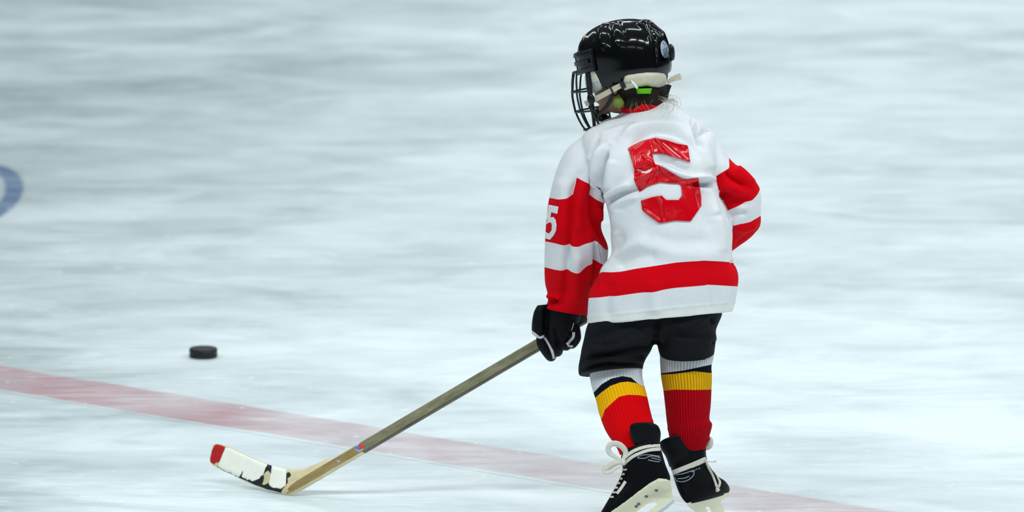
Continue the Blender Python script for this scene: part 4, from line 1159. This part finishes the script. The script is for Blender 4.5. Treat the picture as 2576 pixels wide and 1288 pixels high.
# ---- helmet
def helmet():
    na, nt_ = 264, 110
    RX, RY, RZ = 0.111, 0.097, 0.098
    edge = [(1440, 172), (1455, 176), (1475, 174), (1491, 168), (1496, 176), (1503, 196), (1510, 215), (1516, 222), (1532, 217), (1569, 202), (1585, 193), (1624, 187), (1664, 188), (1674, 196), (1677, 212), (1688, 214), (1695, 214)]
    ex = [p[0] for p in edge]; ey = [p[1] for p in edge]
    def surf(a, t):
        e = 2 / 2.25
        st_, ct = math.sin(t), math.cos(t)
        f = RX * st_ * math.copysign(abs(math.cos(a)) ** e, math.cos(a)); s = RY * st_ * math.copysign(abs(math.sin(a)) ** e, math.sin(a))
        z = RZ * math.copysign(abs(ct) ** 0.66, ct)
        if z < 0:
            k = 1 + 0.02 * z / RZ
            f *= k; s *= k
        return f, s, z
    T = {}
    for i in range(na):
        a = 2 * math.pi * i / na
        am = a if a <= math.pi else 2 * math.pi - a      # the left half, mirrored to the right
        lo, hi = 0.6, 2.9
        # first crossing of the rim line going down
        tt = None
        for k in range(160):
            t = 0.9 + 2.0 * k / 160
            q = HL(*surf(am, t)); x, y = proj(q)
            if y > np.interp(x, ex, ey): tt = t; break
        T[i] = tt if tt else 2.3
    # smooth the rim slightly
    vals = np.array([T[i] for i in range(na)])
    for _ in range(2): vals = 0.25 * np.roll(vals, 1) + 0.5 * vals + 0.25 * np.roll(vals, -1)
    V, Fc = [], []
    for j in range(nt_ + 1):
        for i in range(na):
            a = 2 * math.pi * i / na
            t = 0.02 + (vals[i] - 0.02) * j / nt_
            V.append(HL(*surf(a, t)))
    for j in range(nt_):
        for i in range(na):
            a = j * na + i; b = j * na + (i + 1) % na
            Fc.append((a, a + na, b + na, b))
    Fc.append(tuple(range(na)))
    V = np.array([tuple(v) for v in V])
    # moulded ridges and flutes, mirrored left to right
    N = normals(V, Fc)
    if np.mean(np.sum(N * (V - np.array(HC)), axis=1)) < 0: N = -N
    T0 = bvh(V, Fc)
    side_n = np.array(Hs)
    def mirror(q): return q - 2 * np.outer((q - np.array(HC)) @ side_n, side_n)
    def d3(q):
        best = np.full(len(V), 1e9); tt = np.zeros(len(V))
        L_ = np.r_[0, np.cumsum(np.linalg.norm(np.diff(q, axis=0), axis=1))]
        for i in range(len(q) - 1):
            d = q[i + 1] - q[i]; k = max(d @ d, 1e-12)
            t = np.clip((V - q[i]) @ d / k, 0, 1)
            ds = np.linalg.norm(V - q[i] - t[:, None] * d, axis=1)
            m = ds < best; best[m] = ds[m]; tt[m] = ((L_[i] + t * math.sqrt(k)) / L_[-1])[m]
        return best, tt
    off = np.zeros(len(V))
    for pl, wd, hgt in (([(1498, 52), (1508, 72), (1513, 100), (1526, 132)], 9, 4.5), ([(1526, 48), (1530, 80), (1537, 125)], 9, -3.5), ([(1546, 50), (1548, 90), (1551, 132)], 8, 4.0),
                        ([(1558, 52), (1568, 78), (1580, 106)], 5, -4.5), ([(1475, 75), (1468, 100), (1470, 118)], 8, 2.5), ([(1600, 64), (1620, 60), (1640, 64)], 15, 6.5), ([(1508, 66), (1520, 62), (1532, 64)], 14, 4.0),
                        ([(1622, 50), (1638, 74), (1648, 105), (1651, 140), (1649, 172)], 4.5, -6.5), ([(1612, 50), (1628, 78), (1640, 115), (1643, 165)], 4, 1.8), ([(1638, 48), (1654, 72), (1662, 105), (1660, 150)], 4, 2.2),
                        ([(1642, 46), (1662, 70), (1676, 104)], 8, 2.5), ([(1510, 190), (1560, 185), (1620, 172), (1680, 170)], 12, 1.0)):
        q = []
        for (x, y) in catmull(pl, 5):
            h_ = T0.ray_cast(CAM, ray(x, y).normalized())
            if h_[0] is not None: q.append(list(h_[0]))
        if len(q) < 2: continue
        q = np.array(q)
        for qq in (q, mirror(q)):
            d, t = d3(qq)
            e_ = np.clip(np.minimum(t, 1 - t) / 0.25, 0, 1); e_ = e_ * e_ * (3 - 2 * e_)
            off += hgt / 1000 * np.exp(-(d * 1000 / wd) ** 2) * e_
    V = V + N * (0.85 * off)[:, None]
    V = relax(V, Fc, 12, 0.5)
    hl = mesh_obj('helmet', V, Fc, M['shell'], child)
    recalc(hl)
    md = hl.modifiers.new('s', 'SOLIDIFY'); md.thickness = 0.004; md.offset = -1
    tag(hl, 'glossy black helmet with wire face cage')
    Th = bvh(V, Fc)
    VL, FL = [], []
    for j in range(25):
        for i in range(na):
            a = 2 * math.pi * i / na
            p = surf(a, 0.3 + (vals[i] + 0.10 - 0.3) * j / 24)
            k = 0.93 - 0.05 * (j / 24) ** 4
            VL.append(HL(p[0] * k, p[1] * k, p[2] * (0.93 if p[2] > 0 else 1.0)))
    for j in range(24):
        for i in range(na):
            a = j * na + i; b = j * na + (i + 1) % na
            FL.append((a, a + na, b + na, b))
    ln = mesh_obj('foam_liner', VL, FL, M['foam'], hl)
    md = ln.modifiers.new('s', 'SOLIDIFY'); md.thickness = 0.006; md.offset = -1
    # rubber side clip holding the cage
    for sgn in (1, -1):
        pts = [HL(0.118, 0.030 * sgn, 0.0), HL(0.104, 0.058 * sgn, 0.0), HL(0.080, 0.080 * sgn, 0.0), HL(0.052, 0.095 * sgn, 0.0)]
        def plate(z0, z1, out, a0=0.30, a1=1.36, n=16, th=0.004):
            VV, FF_ = [], []
            for i in range(n + 1):
                a = a0 + (a1 - a0) * i / n
                for (z, o_) in ((z0, out), (z1, out), (z1, out - th), (z0, out - th)):
                    k = math.sqrt(max(0.0, 1 - (z / RZ) ** 2))
                    VV.append(HL((RX * k + o_) * math.cos(a), sgn * (RY * k + o_) * math.sin(a), z + 0.013 + 0.008 * (a - 0.8)))
            for i in range(n):
                for j in range(4):
                    b0 = i * 4 + j; b1 = i * 4 + (j + 1) % 4
                    FF_.append((b0, b1, b1 + 4, b0 + 4))
            FF_.append((0, 1, 2, 3)[::-1]); FF_.append(tuple(n * 4 + j for j in range(4)))
            return VV, FF_
        V1, F1 = merge(plate(-0.028, 0.026, 0.009), plate(0.014, 0.024, 0.013), plate(-0.026, -0.016, 0.013), plate(-0.028, 0.026, 0.013, 1.30, 1.36, 3), plate(-0.028, 0.026, 0.013, 0.30, 0.38, 3), plate(-0.006, 0.004, 0.012, 0.5, 1.25, 6))
        o = mesh_obj('side_clip', V1, F1, M['clip'], hl, smooth=False); recalc(o); bevel(o, 0.0015)
    # cage
    wires = []
    def FW_(u): return np.interp(u, [-0.190, -0.175, -0.150, -0.110, -0.070, -0.030, 0.0], [0.085, 0.112, 0.136, 0.150, 0.152, 0.142, 0.130])
    def SW_(u): return np.interp(u, [-0.190, -0.175, -0.150, -0.110, -0.070, -0.030, 0.0], [0.030, 0.050, 0.072, 0.088, 0.094, 0.098, 0.100])
    def cp(a, u): return HL(FW_(u) * math.cos(a), SW_(u) * math.sin(a) * 1.0, u)
    for u in (-0.010, -0.056, -0.104, -0.150):
        A0 = 1.22 if u > -0.15 else 1.35
        wires.append(tube([cp(-A0 + 2 * A0 * k / 14, u) for k in range(15)], 0.0023, n=8, m=2))
    for a in (-1.15, -0.8, -0.5, -0.18, 0.18, 0.5, 0.8, 1.15):
        us = np.linspace(-0.010, -0.176, 10)
        wires.append(tube([cp(a, u) for u in us], 0.0023, n=8, m=2))
    V2, F2 = merge(*wires)
    cg = mesh_obj('face_cage', V2, F2, M['wire'], hl)
    # frame arms of the cage and chin cup
    arms = []
    for sgn in (-1, 1):
        arms.append(tube([cp(sgn * 1.22, -0.012), HL(0.050, sgn * 0.092, -0.05), HL(0.058, sgn * 0.086, -0.085), HL(0.066, sgn * 0.074, -0.12), HL(0.080, sgn * 0.055, -0.155)], 0.0042, n=8))
        arms.append(ball(HL(0.055, sgn * 0.090, -0.075), 0.010, 0.006, 0.014, 12, 8, HR))
        arms.append(ball(HL(0.062, sgn * 0.082, -0.095), 0.008, 0.006, 0.008, 12, 8, HR))
    for k, nm_ in enumerate(('cage_arm', 'cage_snap', 'cage_snap') * 2):
        mesh_obj(nm_, arms[k][0], arms[k][1], M['clip'], hl)
    V2, F2 = fuse([ball(HL(0.092, 0, -0.118), 0.014, 0.024, 0.016, 20, 12, HR), ball(HL(0.084, 0, -0.130), 0.016, 0.020, 0.008, 20, 12, HR)], 0.003, 4)
    mesh_obj('chin_cup', V2, F2, M['clip'], hl)
    # rear pad, cream foam
    pts = [(1571, 203), (1588, 202), (1612, 199), (1640, 198), (1660, 200), (1674, 206)]
    def on_shell(x, y, out):
        d = ray(x, y).normalized()
        E = BVHell.ray_cast(CAM, d)
        return (E[0] - d * out) if E[0] is not None else None
    Ve = []
    for j in range(41):
        for i in range(60):
            a = 2 * math.pi * i / 60; t = math.pi * (0.02 + 0.96 * j / 40)
            Ve.append(HL(*surf(a, t)))
    Fe = [(j * 60 + i, (j + 1) * 60 + i, (j + 1) * 60 + (i + 1) % 60, j * 60 + (i + 1) % 60) for j in range(40) for i in range(60)]
    BVHell = BVHTree.FromPolygons(Ve, Fe)
    pad = [(1570, 200), (1573, 193), (1580, 190), (1600, 187), (1624, 184), (1650, 184), (1668, 186), (1674, 191), (1676, 208), (1674, 223), (1662, 222), (1648, 217), (1625, 215), (1600, 218), (1585, 221), (1572, 226), (1570, 214)]
    o = decal('rear_pad', [pad], [BVHell], M['pad'], hl, lift=0.001, step=2.5, thick=0.002)
    def puff(o, poly, amt, rim):
        me = o.data
        for v in me.vertices:
            x, y = proj(v.co)
            d, _ = dist_poly(np.array([x]), np.array([y]), poly + [poly[0]])
            k = min(1.0, d[0] / rim)
            v.co -= ray(x, y).normalized() * amt * math.sqrt(max(0.0, 1 - (1 - k) ** 2))
    puff(o, pad, 0.009, 9)
    padT = bvh([Vector(vv.co) for vv in o.data.vertices], [tuple(p.vertices) for p in o.data.polygons])
    def mirrored(o):
        me = o.data.copy()
        for v in me.vertices:
            v.co = v.co - 2 * (v.co - HC).dot(Hs) * Hs
        me.flip_normals()
        c = bpy.data.objects.new(o.name, me); col.objects.link(c)
        c.parent = o.parent; c.matrix_parent_inverse = o.matrix_parent_inverse.copy()
        for md_ in o.modifiers:
            m2 = c.modifiers.new('s', 'SOLIDIFY'); m2.thickness = md_.thickness; m2.offset = md_.offset
        return c
    earp = [(1474, 192), (1477, 180), (1485, 172), (1494, 172), (1502, 188), (1514, 212), (1514, 222), (1502, 229), (1488, 233), (1479, 228), (1475, 210)]
    eo = decal('ear_cover', [earp], [BVHell], M['ear'], hl, lift=-0.0055, step=2.5, thick=0.003)
    puff(eo, earp, 0.004, 5)
    eT = [bvh([Vector(vv.co) for vv in eo.data.vertices], [tuple(p.vertices) for p in eo.data.polygons])]
    e1_ = decal('ear_opening', [[(1485, 190), (1495, 186), (1501, 200), (1493, 206), (1484, 206)]], eT, M['olive'], hl, lift=0.0032, step=2.5, thick=0.0004)
    e2_ = decal('ear_cup', [[(1480, 214), (1492, 209), (1507, 204), (1513, 213), (1513, 221), (1501, 228), (1488, 231), (1480, 226)]], eT, M['earclear'], hl, lift=0.0034, step=2.5, thick=0.001)
    mirrored(eo)
    # chin strap
    stp = [(1472, 262), (1500, 248), (1530, 232), (1556, 218), (1574, 208)]
    yv = [0.10, 0.055, 0.030, 0.018, 0.012]
    def ribbon(name, pl, ys, wd, m_, parent, th=0.0022):
        C = catmull([[p[0], p[1], y] for p, y in zip(pl, ys)], 5)
        t = np.gradient(C[:, :2], axis=0); t /= np.linalg.norm(t, axis=1)[:, None]
        VV, FF_ = [], []
        for k in range(len(C)):
            nx_, ny_ = -t[k, 1], t[k, 0]
            ww = wd[k * (len(wd) - 1) // (len(C) - 1)] if isinstance(wd, (list, tuple)) else wd
            for sg, dy in ((-1, 0), (1, 0), (1, th), (-1, th)):
                VV.append(P(C[k, 0] + nx_ * ww / 2 * sg, C[k, 1] + ny_ * ww / 2 * sg, C[k, 2] + dy))
        for k in range(len(C) - 1):
            for j in range(4):
                a = k * 4 + j; b = k * 4 + (j + 1) % 4
                FF_.append((a, b, b + 4, a + 4))
        FF_.append((0, 1, 2, 3)); FF_.append(tuple(len(VV) - 4 + j for j in range(4)))
        o = mesh_obj(name, VV, FF_, m_, parent, smooth=False); recalc(o); return o
    ribbon('chin_strap', stp, yv, 13.5, M['strap'], hl)
    ribbon('strap_buckle', [(1563, 205), (1570, 222)], [0.010, 0.012], 12, M['clip'], hl, th=0.006)
    ribbon('strap_keeper', [(1534, 218), (1543, 236)], [0.022, 0.022], 4, M['clip'], hl, th=0.006)
    ribbon('strap_tail', [(1678, 208), (1690, 200), (1700, 196), (1713, 192)], [0.04, 0.03, 0.025, 0.02], [11, 13, 16, 18], M['strap'], hl)
    ribbon('strap_loop', [(1684, 213), (1678, 228), (1670, 240)], [0.05, 0.05, 0.055], [12, 14, 8], M['clip'], hl, th=0.008)
    V5, F5 = tube([P(1540, 236, 0.03), P(1536, 250, 0.035), P(1526, 268, 0.045), P(1510, 285, 0.065), P(1496, 298, 0.085)], 0.0048, n=10)
    mesh_obj('under_strap', V5, F5, M['clip'], hl)
    V5, F5 = merge(tube([P(1588, 203, -0.006), P(1596, 212, -0.010), P(1603, 222, -0.008)], [0.0018, 0.0028, 0.003], n=8, flat=0.6))
    mesh_obj('zip_tie', V5, F5, M['clear'], hl)
    for pl in ([(1573, 205), (1577, 208), (1574, 211)], [(1584, 203), (1587, 207), (1583, 210)], [(1580, 206), (1580, 211)]):
        decal('size_mark', [strip(pl, 1.6)], [padT], M['greymark'], hl, lift=0.0024, step=2, thick=0.0003)
    # back knob and round sticker
    V6, F6 = fuse([loft([(1680, 112, 1688, 110, 0.06, 0.012), (1682, 120, 1695, 118, 0.06, 0.020), (1683, 135, 1698, 132, 0.06, 0.022), (1684, 148, 1697, 148, 0.06, 0.020), (1686, 155, 1692, 153, 0.06, 0.012)], n=24, m=4, exp=2.4)], 0.002, 4)
    mesh_obj('rear_clip', V6, F6, M['clip'], hl)
    disc = [(1671.5 + 9.5 * math.cos(a) + 2.5 * math.sin(a), 124 + 22 * math.sin(a)) for a in np.linspace(0, 2 * math.pi, 30)[:-1]]
    stk = decal('round_sticker', [disc], [Th], M['sticker'], hl, lift=0.0006, step=2.5, thick=0.0003)
    decal('temple_print', [[(1466, 92), (1472, 82), (1478, 74), (1480, 77), (1474, 86), (1469, 97)]], [Th], M['yellow'], hl, lift=0.0006, step=2, thick=0.0003)
M['sticker'] = mat('white_blue_sticker', (0.62, 0.62, 0.62), 0.35, 0.4)
_n = M['sticker'].node_tree.nodes; _l = M['sticker'].node_tree.links
_t = _n.new('ShaderNodeTexCoord'); _z = _n.new('ShaderNodeTexNoise'); _z.inputs['Scale'].default_value = 140
_l.new(_t.outputs['Object'], _z.inputs['Vector'])
_r = _n.new('ShaderNodeValToRGB'); _r.color_ramp.elements[0].position = 0.42; _r.color_ramp.elements[0].color = (0.10, 0.30, 0.48, 1)
_r.color_ramp.elements[1].position = 0.55; _r.color_ramp.elements[1].color = (0.60, 0.60, 0.60, 1)
_l.new(_z.outputs[0], _r.inputs[0]); _l.new(_r.outputs[0], _n['Principled BSDF'].inputs['Base Color'])
helmet()
V, Fc = tube([P(1546, 245, 0.045), P(1556, 258, 0.042), P(1566, 264, 0.045)], [0.012, 0.014, 0.008], n=14, flat=0.6)
mesh_obj('neck_scarf', V, Fc, M['lime2'], child)
